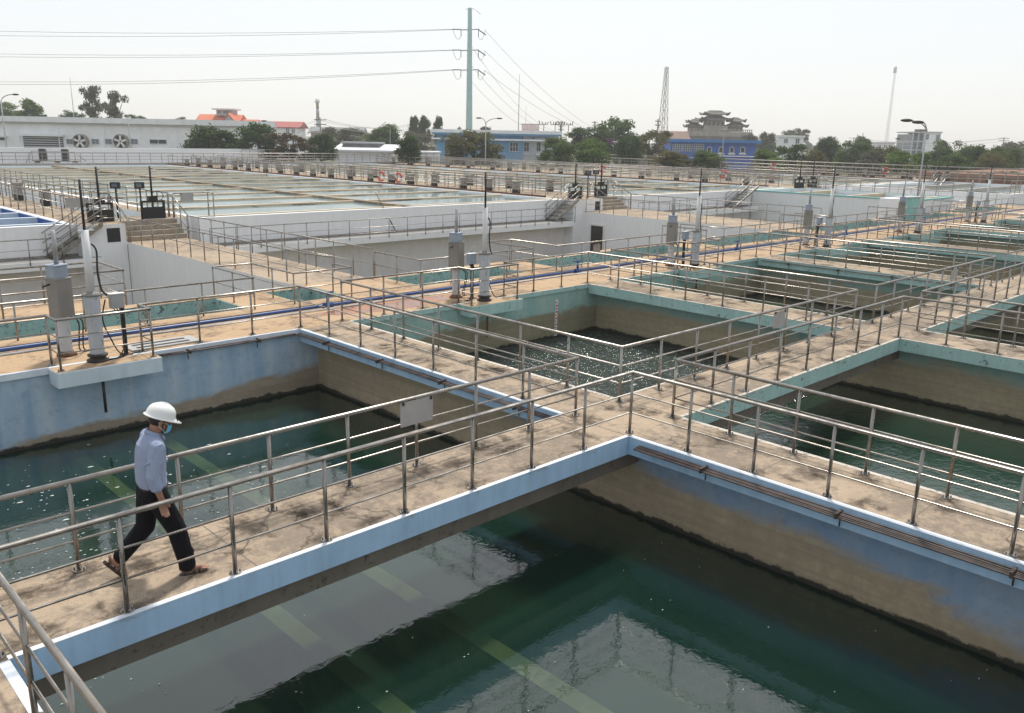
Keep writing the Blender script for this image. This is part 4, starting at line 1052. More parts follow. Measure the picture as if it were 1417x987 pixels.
MB().box(px2(951), px2(1037), -3, 13, zt, b.Z(990, 182.5)).build('terrace', M['wall_cream'], b.t)
m = MB()
for i in range(30): x = px2(952)+(px2(1036)-px2(952))*i/29; m.box(x-.15, x+.15, -3.0, -2.8, b.Z(990, 182.4), b.Z(990, 179.8))
m.box(px2(951.5), px2(1036.5), -3.05, -2.75, b.Z(990, 179.8), b.Z(990, 179)); m.build('balustrade', M['wall_cream'], b.t)
for px, w_, y0, y1, y2, y3, y4 in ((962, 10, 182.4, 175.5, 170.5, 169, 164.5), (989.5, 17, 182.4, 166, 160.5, 158.5, 153), (1020, 11.5, 182.4, 175.5, 169.5, 168, 162.5)):
    xc = px2(px); hw = w_*b.k*.72; yc = 4
    tw_ = MB().box(xc-hw, xc+hw, yc-hw, yc+hw, b.Z(px, y0), b.Z(px, y1)).build('tower_wall', M['wall_cream'], b.t)
    for i in range(4 if w_ > 15 else 3):
        q = xc-hw+2*hw*(i+.5)/(4 if w_ > 15 else 3); MB().box(q-hw*.13, q+hw*.13, yc-hw-.1, yc-hw-.01, b.Z(px, y0-1), b.Z(px, y1+2.5)).build('window', M['glass_dark'], tw_)
    if w_ > 15: MB().box(xc-hw*1.35, xc+hw*1.35, yc-hw*1.3, yc+hw*1.3, b.Z(px, y0)+.02, b.Z(px, 174)).build('lower_storey', M['wall_cream'], b.t)
    croof('lower_roof', xc, yc, w_*b.k*1.32, w_*b.k*1.32, b.Z(px, y1), b.Z(px, y2)-b.Z(px, y1), hw*.75, b.t, 1.0)
    MB().box(xc-hw*.7, xc+hw*.7, yc-hw*.7, yc+hw*.7, b.Z(px, y1), b.Z(px, y3)).build('upper_wall', M['wall_cream'], b.t)
    croof('upper_roof', xc, yc, w_*b.k*1.06, w_*b.k*1.06, b.Z(px, y3), b.Z(px, y4)-b.Z(px, y3), hw*.28 if w_ < 15 else hw*.62, b.t, .9)
b = Bld('temple_hall', 'long brown roofed hall left of the pagoda', 918, 290)
b.box('wall', 920, 952, 192, 0, 0, 10, 'wall_cream', z0=0); gable(b, 'roof', 917, 955, 181.5, 193, -1, 12, 'roof_brown')
# --- houses at right
b = Bld('house', 'white flat roofed house behind the trees right of the pagoda', 1075, 260)
b.box('wall', 1077, 1112, 190, 0, 0, 10, 'wall_white', z0=0); b.box('roof', 1076, 1113, 187.5, 190.2, -.6, 10.6, 'trim_white'); b.window(1101, 1106, 192, 199, 0, 'trim_white', 'glass_dark')
b.window(1085, 1090, 192.5, 198, 0, 'trim_white', 'glass_grey')
b = Bld('apartment_house', 'narrow white three storey house with dark open side at right', 1262, 300)
b.box('wall', 1279, 1301, 184, 0, 0, 14, 'wall_white', z0=0); b.box('open_side', 1263, 1279, 186, 0, 1.2, 13, 'glass_grey', z0=0)
for py in (182.5, 195, 207): b.box('floor_slab', 1262, 1279.2, py, py+1.6, 0, 13.5, 'wall_grey')
for px in (1262.5, 1270, 1277.5): b.box('pillar', px, px+1.2, 184, 0, .05, .6, 'wall_grey', z0=0)
b.box('roof', 1279, 1302, 182.3, 184.2, -.4, 14.3, 'wall_grey'); b.window(1295, 1299, 187, 195, 0, 'wall_grey', 'glass_grey'); b.window(1281, 1284, 186, 193, 0, 'wall_grey', 'glass_dark')
b.box('roof_tank', 1276, 1287, 179, 182.2, 3, 7, 'dark_steel')
b = Bld('house', 'small white house far behind the right hand trees beside the mast', 1210, 330)
b.box('wall', 1212, 1238, 199, 0, 0, 10, 'wall_white', z0=0); b.box('roof', 1211, 1239, 197, 199.2, -.5, 10.5, 'wall_grey')
for px in (1216, 1224, 1231): b.window(px, px+4, 201, 205, 0, 'trim_white', 'glass_grey')
# brown bank and far hedge bank at right
e = MB().box(100, 150, -30, 34, -3, 1.5).build('earth_bank', M['earth']); struct(e)

# ================================================================== POLES, MASTS AND WIRES
def lamp_post(label, x, y, z0, h, arms, r=.09):
    t = thing('street_lamp', label, 'street lamp', (x, y, z0), FZ, 'street lamps')
    MB().cyl((0, 0, 0), (0, 0, h), r, r*.55, 10).build('pole', M['galv'], t)
    for dx, up in arms:
        pts = [(0, 0, h-.1)]+[(dx*(1-math.cos(a)), 0, h-.1+up*math.sin(a)) for a in [i*math.pi/12 for i in range(1, 7)]]
        a = MB().tube(pts, r*.5, 6).build('arm', M['galv'], t)
        e = Vector(pts[-1]); s_ = 1 if dx > 0 else -1
        m = MB(); m.ball(e+Vector((s_*.28, 0, .0)), .42, .16, .11, 10, 6); m.build('lamp_head', M['dark_steel'], a)
def up_h(px, yb, yt, D): return far(px, yt, D).z-far(px, yb, D).z
x, y = farxy(8, 98); lamp_post('single arm street lamp at the left edge', x, y, -1, far(5, 130, 98).z+1-.9, [(1.5, .9)], .11)
x, y = farxy(180, 112); lamp_post('single arm street lamp before the long white building', x, y, -1, far(176, 156, 112).z+1-.5, [(-1.0, .6)], .09)
x, y = farxy(672, 118); lamp_post('double arm street lamp before the round tree', x, y, -1, far(671, 172, 118).z+1, [(-.7, .9), (1.6, .9)], .12)
lamp_post('double headed street lamp at the right behind the fifth gate columns', 49.2, 14.5, -1, far(1268, 182, 57).z+1, [(-1.1, .75), (-.35, .65)], .075)
x, y = farxy(1250, 130); lamp_post('small street lamp left of the narrow white house', x, y, -2, far(1250, 196, 130).z+2, [(-.6, .5)], .08)
x, y = farxy(383, 120); lamp_post('street lamp with a box above the dark tree', x, y, -2, far(383, 172, 120).z+2, [(-1.4, .5)], .10)
x, y = farxy(540, 160); lamp_post('slim street lamp above the green trees', x, y, -2, far(540, 178, 160).z+2, [(-.6, .4)], .07)

def wire(t, a, b_, sag, r=.045, part='wire'):
    a = Vector(a); b_ = Vector(b_); MB().tube([a.lerp(b_, i/14)-Vector((0, 0, sag*4*(i/14)*(1-i/14))) for i in range(15)], r, 4).build(part, M['wire'], t)
# power pylon: pale teal steel monopole
D = 200; bp = far(649, 205, D); H = far(648, 18, D).z
t = thing('power_pylon', 'tall pale teal steel power pole with three pairs of arms', 'pylon', (bp.x, bp.y, -3), FZ)
bp = Vector((bp.x, bp.y, -3)); KX = D/FPX
m = MB(); m.cyl((0, 0, 0), (0, 0, H+3), .88, .45, 12, 0, True, False); m.build('pole', M['pylon'], t)
pg = MB().box(-.12, .12, -.1, .1, 0, .05).mesh('climbing_peg', M['galv'])
for i in range(44): z = 3+i*.74; link('climbing_peg', pg, t, (-(.88-.43*z/(H+3))-.05, 0, z))
arms = []
for i, py in enumerate((46, 73, 99)):
    z = far(648, py, D).z+3; z2 = z
    a = MB(); a.cyl((-2.1, 0, z-.1), (2.1, 0, z+.12), .13, .13, 6); a.build('cross_arm', M['galv'], t)
    for sx in (-1, 1):
        ins = MB(); ins.cyl((sx*2.0, 0, z), (sx*2.0, 0, z-1.5), .09, .09, 6); ins.build('insulator', M['dark_steel'], t)
        MB().cyl((sx*2.05, .0, z), (sx*2.0-1.9 if sx < 0 else sx*2+1.6, -.8 if sx < 0 else 1.2, z-.1 if sx < 0 else z-.95), .12, .12, 6).build('insulator', M['dark_steel'], t)
        e0 = (sx*2-1.9 if sx < 0 else sx*2+1.6); 
        MB().tube([(e0+(sx*2-e0)*u-1.2*0, 0, z-1.5*u-1.6*math.sin(math.pi*u)*.8) for u in [q/8 for q in range(9)]], .05, 4).build('jumper', M['wire'], t)
    arms.append(z-3)
mtop = MB(); mtop.cyl((0, 0, H+2.7), (-1.0, 0, H+2.75), .08, .07, 5); mtop.cyl((0, 0, H+2.8), (1.0, 0, H+2.85), .1, .07, 5); mtop.cyl((1.0, 0, H+2.85), (2.4, 0, H+1.7), .06, .05, 5); mtop.build('earth_peak', M['galv'], t)
def wpt(px, py, DD): return far(px, py, DD)-bp
rx = Vector((_r.x, _r.y, 0))
wl = thing('power_line', 'power lines sagging from the teal pole across the left sky', 'power line', bp)
for (py0, ends) in zip((46, 73, 99), (((18, 235), (28, 215)), ((52, 235), (58, 215)), ((92, 235), (97, 215)))):
    for j, (pe, De) in enumerate(ends):
        a = far(648, py0, D)-bp; a = Vector((0, 0, a.z)) - rx*3.8*(1-.4*j)
        e = far(-520, pe, De)-bp; wire(wl, a, e, 2.6 if py0 != 99 else 3.4)
wr = thing('power_line', 'power lines dropping from the teal pole to the right', 'power line', bp)
for py0, (pxe, pye), sx in ((46, (862, 196), 3.4), (73, (858, 193), 3.4), (99, (866, 190), 3.4), (60, (775, 184), -.5), (86, (780, 186), -.5), (108, (772, 186), -.5)):
    a = Vector((0, 0, (far(648, py0, D)-bp).z))+rx*sx; wire(wr, a, far(pxe, pye, 330 if sx > 0 else 290)-bp, 4.0)
# utility poles
def upole(label, px, D, ytop, h_arm=(.6,), r=.14, armw=1.2):
    x, y = farxy(px, D); H = far(px, ytop, D).z+3; t = thing('utility_pole', label, 'utility pole', (x, y, -3), FZ, 'utility poles')
    MB().cyl((0, 0, 0), (0, 0, H), r*1.3, r, 8).build('pole', M['pier'], t)
    for q in h_arm:
        c = MB().box(-armw, armw, -.06, .06, H-q, H-q+.12).build('cross_arm', M['dark_steel'], t)
        for s_ in (-armw*.9, -armw*.45, armw*.45, armw*.9): MB().cyl((s_, 0, H-q+.12), (s_, 0, H-q+.42), .05, .04, 5).build('insulator', M['white'], c)
    return Vector((x, y, H-3))
p1 = upole('dark utility pole left of the warehouse', 444, 170, 163, (.5, 1.4))
p2 = upole('slim utility pole between the slim dark trees', 581, 220, 168, (.5,))
p3 = upole('utility pole with transformer right of the pale blue building', 776, 200, 168, (.4, 1.2, 2.0), .2, .7)
p4 = upole('utility pole with equipment beside the tall green trees', 822, 215, 168, (.4, 1.2, 2.0), .2, .7)
p5 = upole('utility pole in front of the pagoda', 1001, 170, 178, (.5,), .1, .6)
p6 = upole('utility pole far behind the trees right of the white house', 1181, 300, 190, (.4,), .16, 1.6)
p7 = upole('utility pole at the right edge above the trees', 1389, 260, 190, (.4, 1.1), .16, 1.6)
p8 = upole('utility pole left of the lattice tower', 909, 160, 165, (.5, 1.2), .12, .5)
for lab, a, b_ in (('thin wires between the dark pole and the slim pole', p1, p2), ('thin wires over the right hand trees', p6, p7)):
    t = thing('overhead_wires', lab, 'wires', a)
    for dz, o_ in ((-.3, -.9), (-.3, .9), (-1.2, 0)): wire(t, Vector((0, 0, dz))+rx*o_, b_-a+Vector((0, 0, dz))+rx*o_, 1.6, .04)
t = thing('overhead_wires', 'thin wires from the dark pole to the left', 'wires', p1)
for dz in (-.3, -1.3, -2.2): wire(t, (0, 0, dz), far(300, 196, 230)-p1+Vector((0, 0, dz)), 1.2, .04)
# whip masts
def mast(label, px, D, yt, r0=.09, z0=-3, name='antenna_mast'):
    x, y = farxy(px, D); t = thing(name, label, 'mast', (x, y, z0), 0, 'thin antenna masts')
    H = far(px, yt, D).z-z0
    MB().cyl((0, 0, 0), (0, 0, H*.7), r0, r0*.7, 6).build('lower_pole', M['galv'], t); MB().cyl((0, 0, H*.7), (0, 0, H), r0*.5, r0*.35, 5).build('upper_pole', M['galv'], t)
mast('thin antenna mast above the long white building', 106, 175, 108, .12); mast('thin antenna mast behind the pale blue building', 717, 190, 104, .13); mast('short antenna on the pale blue building', 727, 168, 147, .08)
# striped chimney-like mast
x, y = farxy(441, 320); H = far(438, 143, 320).z+3
t = thing('radio_tower', 'red and white banded radio tower behind the dark utility pole', 'tower', (x, y, -3))
for i in range(9): MB().cyl((0, 0, H*i/9), (0, 0, H*(i+1)/9-.01), 1.0-.055*i, .95-.055*i, 8).build('band', M['wall_grey' if i % 2 else 'wall_cream'], t)
MB().cyl((0, 0, H), (0, 0, H+1.4), .9, .9, 8).build('antenna_drum', M['wall_white'], t)
# lattice tower
def lattice(label, px, D, yt, w0, w1, nb, mat, r=.09, drum=False):
    x, y = farxy(px, D, 200); H = far(px, yt, D).z+3; t = thing('lattice_tower', label, 'tower', (x, y, -3), FZ+.4)
    def corner(i, z): hw = (w0+(w1-w0)*z/H)/2; return Vector(((-hw, hw, hw, -hw)[i], (-hw, -hw, hw, hw)[i], z))
    for i in range(4): MB().cyl(corner(i, 0), corner(i, H), r, r*.8, 5).build('leg', M[mat], t)
    for f in range(4):
        m = MB()
        for k in range(nb):
            za, zb = H*k/nb, H*(k+1)/nb; a, b_ = f, (f+1) % 4
            m.cyl(corner(a, za), corner(b_, zb), r*.5, r*.5, 4, 0, False); m.cyl(corner(b_, za), corner(a, zb), r*.5, r*.5, 4, 0, False); m.cyl(corner(a, zb), corner(b_, zb), r*.5, r*.5, 4, 0, False)
        m.build('bracing', M[mat], t)
    if drum:
        for i in range(3): a = i*2.1; MB().box(.45*math.cos(a)-.18, .45*math.cos(a)+.18, .45*math.sin(a)-.18, .45*math.sin(a)+.18, H-2.6, H-.4).build('antenna_panel', M['white'], t)
lattice('grey lattice tower beside the olive trees', 916, 235, 95, 2.6, .7, 12, 'dark_steel', .065)
lattice('tall slim pale lattice mast above the right hand trees', 1226, 350, 94, 1.0, .42, 24, 'galv', .04, True)

# ================================================================== TREES
def crown_mesh(seed, kind, n, leaf):
    """unit crown: x, y within about 1, z from 0 to 2; many small leaf faces round uneven clumps"""
    q = random.Random(seed); blobs = []
    if kind == 'round':
        for i in range(34):
            a = q.uniform(0, 6.28); z = q.uniform(.0, 1.65); rad = math.sqrt(max(.02, 1-((z-.7)/1.1)**2))*q.uniform(.3, .84)
            blobs.append((rad*math.cos(a), rad*math.sin(a), z, q.uniform(.26, .44)))
    elif kind == 'tall':
        for i in range(28):
            z = q.uniform(.1, 1.85); a = q.uniform(0, 6.28); rad = q.uniform(.1, .72)*(1.05-abs(z-1.05)*.55)
            blobs.append((rad*math.cos(a), rad*math.sin(a), z, q.uniform(.17, .34)))
    elif kind == 'cone':
        for i in range(20):
            z = 2*(i+.5)/20; w_ = (1-z/2.1)*.8; a = q.uniform(0, 6.28); blobs.append((w_*math.cos(a), w_*math.sin(a), z, .14+w_*.5))
    else:                                              # spread, loose
        for i in range(30):
            a = q.uniform(0, 6.28); rad = math.sqrt(q.random())*.85; z = q.uniform(.1, 1.65)-rad*.25
            blobs.append((rad*math.cos(a), rad*math.sin(a), z, q.uniform(.2, .42)))
    v = []; f = []; sh = []
    shade = [q.random() for _ in blobs]
    for i in range(n):
        j = q.randrange(len(blobs)); bx, by, bz, br = blobs[j]
        d = Vector((q.gauss(0, 1), q.gauss(0, 1), q.gauss(.15, 1))).normalized(); rr_ = br*(q.random()**.45)*q.uniform(.8, 1.18)
        c = Vector((bx, by, bz))+Vector((d.x*rr_, d.y*rr_, d.z*rr_*.8))
        nrm = (d+Vector((q.gauss(0, .7), q.gauss(0, .7), q.gauss(.3, .7)))).normalized()
        x = nrm.cross(Vector((q.gauss(0, 1), q.gauss(0, 1), q.gauss(0, 1)))).normalized(); y = nrm.cross(x)
        l = leaf*q.uniform(.55, 1.25); w_ = l*q.uniform(.45, .8); b0 = len(v)
        v += [c-x*l-y*w_*.25, c-y*w_, c+x*l, c+y*w_*.9]; f.append((b0, b0+1, b0+2, b0+3))
        s_ = min(1, max(0, shade[j]*.75+q.uniform(-.1, .35))); sh += [s_]*4
    me = bpy.data.meshes.new('crown'); me.from_pydata([tuple(p) for p in v], [], f); me.materials.append(M['leaf_mid'])
    at = me.attributes.new('shade', 'FLOAT', 'POINT'); at.data.foreach_set('value', sh); me.update(); return me, blobs
def trunk_mesh(blobs, seed):
    q = random.Random(seed); m = MB(); pts = [(0, 0, -1.2), (q.uniform(-.05, .05), q.uniform(-.05, .05), -.3), (q.uniform(-.1, .1), q.uniform(-.1, .1), .5)]
    m.cyl((0, 0, .05), pts[2], .07, .05, 7)
    for bx, by, bz, br in blobs[:9]: m.cyl((0, 0, q.uniform(.1, .45)), (bx, by, bz), .034, .010, 5)
    m.cyl(pts[2], (blobs[0][0]*.3, blobs[0][1]*.3, 1.5), .05, .012, 5)
    return m.mesh('limbs', M['trunk'])
VAR = {}
for kind, cnt, n, leaf in (('round', 5, 6500, .066), ('tall', 3, 3600, .056), ('cone', 2, 2600, .07), ('loose', 4, 4200, .062)):
    VAR[kind] = []
    for s_ in range(cnt):
        me, bl_ = crown_mesh(100+s_*7+len(kind), kind, n, leaf); VAR[kind].append((me, trunk_mesh(bl_, s_)))
_tc = 0
def tree(label, px0, px1, yt, yb, D, kind, mat, group='trees beyond the tanks', cat='tree', name='tree'):
    """crown between photo columns px0..px1 and rows yt..yb at depth D"""
    global _tc; _tc += 1
    me, tm = VAR[kind][_tc % len(VAR[kind])]; pm = (px0+px1)/2
    x, y = farxy(pm, D); zt, zb = far(pm, yt, D).z, far(pm, yb, D).z; hw = (px1-px0)/2*D/FPX
    t = thing(name, label, cat, (x, y, -3), random.uniform(0, 6.28), group)
    hz = max(.5, (zt-zb)/1.95); base = zb+3
    c = link('crown', me, t, (0, 0, base)); c.scale = (hw, hw, hz); c.material_slots[0].link = 'OBJECT'; c.material_slots[0].material = M[mat]
    tr = MB().cyl((0, 0, 0), (0, 0, max(.6, base+hz*.3)), hw*.11, hw*.07, 8).build('trunk', M['trunk'], t)
    lb = link('limbs', tm, tr, (0, 0, base)); lb.scale = (hw*.92, hw*.92, hz)
    return t
T = [
 ('green tree at the left edge behind the long building', -10, 42, 138, 172, 190, 'loose', 'leaf_mid'),
 ('bright green tree behind the left end of the long building', 26, 74, 136, 174, 185, 'round', 'leaf_fresh'),
 ('small dark tree left of the two tall trees', 88, 122, 148, 172, 185, 'loose', 'leaf_dark'),
 ('tall grey green tree, left of a pair behind the long building', 108, 156, 119, 180, 178, 'tall', 'leaf_grey'),
 ('tall grey green tree, right of a pair behind the long building', 138, 188, 122, 180, 176, 'tall', 'leaf_grey'),
 ('low green tree right of the two tall trees', 176, 206, 156, 176, 185, 'loose', 'leaf_mid'),
 ('dry brown tree left of the orange roofed house', 230, 268, 158, 178, 200, 'loose', 'leaf_dry'),
 ('wide dark green tree before the right end of the long building', 252, 348, 172, 222, 122, 'round', 'leaf_dark'),
 ('dark tree right of the wide dark green tree', 326, 392, 166, 222, 120, 'round', 'leaf_dark'),
 ('dry brown bush before the red roofed house', 372, 436, 178, 220, 116, 'loose', 'leaf_dry'),
 ('dark bush left of the low warehouse', 420, 468, 182, 220, 114, 'round', 'leaf_dark'),
 ('grey green tree behind the dark utility pole', 448, 505, 172, 205, 190, 'loose', 'leaf_grey'),
 ('green tree left of the three slim dark trees', 496, 560, 170, 208, 170, 'round', 'leaf_mid'),
 ('grey tree under the three slim dark trees', 545, 605, 176, 215, 180, 'loose', 'leaf_grey'),
 ('slim dark tree, left of three', 563, 583, 158, 196, 210, 'round', 'leaf_dark'),
 ('slim dark tree, middle of three', 578, 598, 157, 196, 205, 'round', 'leaf_dark'),
 ('slim dark tree, right of three', 598, 616, 159, 196, 205, 'round', 'leaf_dark'),
 ('dark round bush right of the warehouse', 544, 586, 186, 222, 112, 'round', 'leaf_dark'),
 ('big round brownish green tree before the pale blue building', 613, 702, 177, 232, 122, 'round', 'leaf_olive'),
 ('small tree tops behind the teal pole', 660, 680, 173, 190, 220, 'loose', 'leaf_grey'),
 ('dark tree behind the right end of the pale blue building', 782, 836, 174, 205, 165, 'round', 'leaf_dark'),
 ('wide green tree right of the pale blue building', 742, 802, 188, 228, 120, 'round', 'leaf_mid'),
 ('yellow green bush in front of the tall green trees', 792, 850, 190, 228, 118, 'round', 'leaf_fresh'),
 ('tall green tree above the purple blossom', 822, 888, 159, 220, 165, 'round', 'leaf_mid'),
 ('dark green tree below the tall green tree', 848, 892, 188, 228, 130, 'round', 'leaf_dark'),
 ('olive tree left of the lattice tower', 868, 932, 172, 226, 150, 'loose', 'leaf_olive'),
 ('low olive hedge tree before the blue building', 902, 968, 208, 230, 118, 'round', 'leaf_olive'),
 ('low green hedge tree under the blue windows', 955, 1010, 207, 230, 116, 'round', 'leaf_mid'),
 ('grey green tree right of the pagoda', 1022, 1052, 184, 205, 250, 'round', 'leaf_grey'),
 ('round grey green tree behind the blue building', 1046, 1078, 181, 215, 240, 'round', 'leaf_grey'),
 ('tree crown rising behind the white flat roofed house, left', 1080, 1108, 173, 195, 285, 'loose', 'leaf_grey'),
 ('tree crown rising behind the white flat roofed house, right', 1102, 1120, 176, 195, 288, 'loose', 'leaf_grey'),
 ('green bush at the right corner of the blue building', 1040, 1092, 205, 236, 118, 'round', 'leaf_fresh'),
 ('dark brownish tree before the white flat roofed house', 1068, 1132, 193, 238, 135, 'loose', 'leaf_dark'),
 ('dark tree right of the white flat roofed house', 1118, 1172, 188, 238, 160, 'round', 'leaf_dark'),
 ('green tree under the thin far wires', 1158, 1212, 192, 240, 150, 'round', 'leaf_mid'),
 ('bare grey tree right of the white flat roofed house', 1130, 1160, 186, 210, 240, 'loose', 'leaf_grey'),
 ('tall dark tree left of the slim mast', 1178, 1214, 186, 225, 220, 'round', 'leaf_dark'),
 ('olive tree right of the slim mast', 1200, 1258, 200, 240, 150, 'round', 'leaf_olive'),
 ('bright green bush below the street lamp at right', 1226, 1300, 208, 240, 118, 'round', 'leaf_fresh'),
 ('dark tree under the narrow white house', 1272, 1332, 203, 244, 150, 'round', 'leaf_dark'),
 ('green tree right of the narrow white house', 1284, 1330, 192, 230, 200, 'round', 'leaf_mid'),
 ('tall loose tree at the right with a bare top', 1318, 1362, 185, 235, 170, 'loose', 'leaf_mid'),
 ('dark tree at the right below the far wires', 1326, 1384, 198, 246, 145, 'round', 'leaf_dark'),
 ('green tree at the right edge', 1366, 1424, 200, 250, 140, 'round', 'leaf_mid'),
 ('grey green tree far behind at the right edge', 1380, 1440, 193, 235, 220, 'round', 'leaf_grey'),
 ('low olive tree in the gap left of the small far house', 1108, 1160, 206, 242, 128, 'round', 'leaf_olive'),
 ('low grey green tree below the slim mast', 1185, 1235, 207, 242, 130, 'round', 'leaf_grey'),
 ('low green tree left of the brown bank', 1296, 1350, 210, 246, 126, 'round', 'leaf_mid'),
 ('pale olive tree behind the brown bank', 1342, 1400, 206, 248, 128, 'loose', 'leaf_olive'),
 ('dark low bush on the brown bank at the right edge', 1375, 1430, 236, 262, 105, 'round', 'leaf_dark'),
]
for a in T: tree(*a)
# purple blossom shrub
tree('purple flowering shrub between the green trees', 838, 850, 190, 200, 117, 'loose', 'petal', 'flowering shrubs', 'shrub', 'shrub')
# faraway woods on the horizon, one mass
fw_ = MB(); q = random.Random(5)
for i in range(9500):
    px = q.uniform(-560, 1980); D_ = q.uniform(420, 640); hmax = 6+3*math.sin(px*.013)+2.5*math.sin(px*.041+1)+1.5*math.sin(px*.11)
    if px < 620: hmax *= .75
    p = far(px, 195, D_); z = -3+q.random()**.7*max(3.0, hmax); s_ = q.uniform(.9, 2.0); a = q.uniform(0, 6.28)
    d = Vector((math.cos(a), math.sin(a), 0)); u = Vector((q.gauss(0, .4), q.gauss(0, .4), 1)).normalized(); c = Vector((p.x, p.y, z))
    fw_.add([c-d*s_, c-u*s_*.7, c+d*s_, c+u*s_*.8], [(0, 1, 2, 3)])
o = fw_.build('far_woods', M['leaf_grey']); tag(o, 'hazy far woods along the horizon', 'woods', kind='stuff')

# ================================================================== THE MAN
def remesh(mb, name, mat, parent, voxel=.006, smooth=4):
    me = mb.mesh(name+'_raw', mat); o = bpy.data.objects.new(name+'_raw', me); COL.objects.link(o)
    r_ = o.modifiers.new('r', 'REMESH'); r_.mode = 'VOXEL'; r_.voxel_size = voxel; r_.use_smooth_shade = True
    s_ = o.modifiers.new('s', 'SMOOTH'); s_.iterations = smooth; s_.factor = .5
    dg = bpy.context.evaluated_depsgraph_get(); nm = bpy.data.meshes.new_from_object(o.evaluated_get(dg)); nm.name = name
    bpy.data.objects.remove(o); bpy.data.meshes.remove(me)
    nm.materials.clear(); nm.materials.append(mat); nm.polygons.foreach_set('use_smooth', [True]*len(nm.polygons))
    return link(name, nm, parent)
def limb(m, pts, n=12):
    """chain of tapered rounded segments: (point, radius)"""
    for (p, r0), (p1, r1) in zip(pts, pts[1:]): m.cyl(p, p1, r0, r1, n); m.ball(p, r0, None, None, n, 6)
    m.ball(pts[-1][0], pts[-1][1], None, None, n, 6)
man = thing('person', 'person in white helmet, pale blue shirt and dark trousers walking along the bridge', 'person', (-7.13, .60, 0), R(-10))
man.scale = (1.04, 1.04, 1.04)
V3 = lambda *a: Vector(a)
hip = V3(0, 0, .93); chest = V3(.035, 0, 1.28); neck = V3(.075, 0, 1.475); head = V3(.135, 0, 1.605)
sR, eR, wR = V3(.045, -.195, 1.405), V3(-.025, -.255, 1.125), V3(.035, -.262, .895)
sL, eL, wL = V3(.045, .195, 1.405), V3(.0, .27, 1.13), V3(.06, .262, .91)
hR, kR, aR = V3(.01, -.09, .90), V3(.175, -.115, .50), V3(.255, -.145, .09)
hL, kL, aL = V3(-.01, .09, .90), V3(-.07, .105, .50), V3(-.345, .125, .20)
# body: head, neck, torso core, arms, hands and feet in one surface
bm_ = MB()
fd = V3(.93, 0, -.36).normalized(); ud = V3(.36, 0, .93).normalized(); ld = V3(0, 1, 0)       # the head looks down and ahead
HM = Matrix((fd, ld, ud)).transposed()
def hp(f, l, u): return head+fd*f+ld*l+ud*u
bm_.ball(hp(-.005, 0, .03), .098, .077, .112, 16, 12, 0, HM); bm_.ball(hp(.028, 0, -.045), .067, .058, .078, 14, 10, 0, HM)
bm_.ball(hp(.075, 0, -.09), .024, .028, .02, 10, 6, 0, HM)
bm_.ball(hp(.098, 0, -.012), .02, .015, .026, 10, 6, 0, HM); bm_.cyl(hp(.085, 0, .028), hp(.108, 0, -.018), .009, .014, 8)
for s_ in (-1, 1):
    bm_.ball(hp(-.012, s_*.079, -.008), .021, .011, .033, 10, 6, 0, HM); bm_.ball(hp(.072, s_*.03, .038), .02, .026, .012, 8, 6, 0, HM)
limb(bm_, [(chest+V3(0, 0, .12), .06), (neck, .056), (hp(-.025, 0, -.06), .056)])
limb(bm_, [(hip, .10), (chest, .11)])
def arm(s_, e, w, hand_dir, curl):
    limb(bm_, [(s_, .045), (e, .040), (w, .027)])
    h = hand_dir.normalized(); side = V3(1, 0, 0) if abs(h.x) < .8 else V3(0, 0, 1)
    side = (side-h*side.dot(h)).normalized(); nr = h.cross(side)
    pc = w+h*.055
    for i in range(4):
        o_ = side*(.028-.019*i); k = pc+o_*1.0+h*.035; L_ = (.040, .045, .042, .033)[i]
        limb(bm_, [(w+o_*.5, .017), (k, .0125)], 8)
        k2 = k+(h+nr*curl*.55).normalized()*L_; k3 = k2+(h+nr*curl*1.4).normalized()*L_*.75; k4 = k3+(h*.6+nr*curl*1.8).normalized()*L_*.55
        limb(bm_, [(k, .0105), (k2, .0095), (k3, .0085), (k4, .0075)], 8)
    b0 = w+h*.018+side*.022; limb(bm_, [(b0, .0135), (b0+(h*.8+side*.75+nr*curl*.3).normalized()*.045, .0115), (b0+(h*.8+side*.6+nr*curl*.3).normalized()*.045+(h+side*.1+nr*curl*.5).normalized()*.032, .009)], 8)
arm(sR, eR, wR, V3(.12, .05, -1), 1.0); arm(sL, eL, wL, V3(.15, -.05, -1), -1.0)
limb(bm_, [(hip, .08), (hR, .07), (kR, .05), (aR, .036)]); limb(bm_, [(hip, .08), (hL, .07), (kL, .05), (aL, .036)])
def foot(a, toe_dir, flat):
    f_ = toe_dir.normalized(); sd = V3(0, 1, 0); sd = (sd-f_*sd.dot(f_)).normalized(); up_ = f_.cross(sd); heel = a-up_*.045-f_*.045
    limb(bm_, [(a, .036), (heel, .030)]); limb(bm_, [(heel, .030), (a+f_*.09-up_*.04, .030), (a+f_*.15-up_*.052, .022)])
    for i in range(5): b0 = a+f_*.13+sd*(.03-.015*i)-up_*.052; limb(bm_, [(b0, .013), (b0+f_*(.055-.007*abs(i-1)), .011-.001*i)], 8)
foot(aR, V3(1, -.1, -.02), True)
fl = V3(.62, -.02, -.78).normalized(); foot(aL, fl, False)
remesh(bm_, 'body', M['skin'], man, .0045, 3)
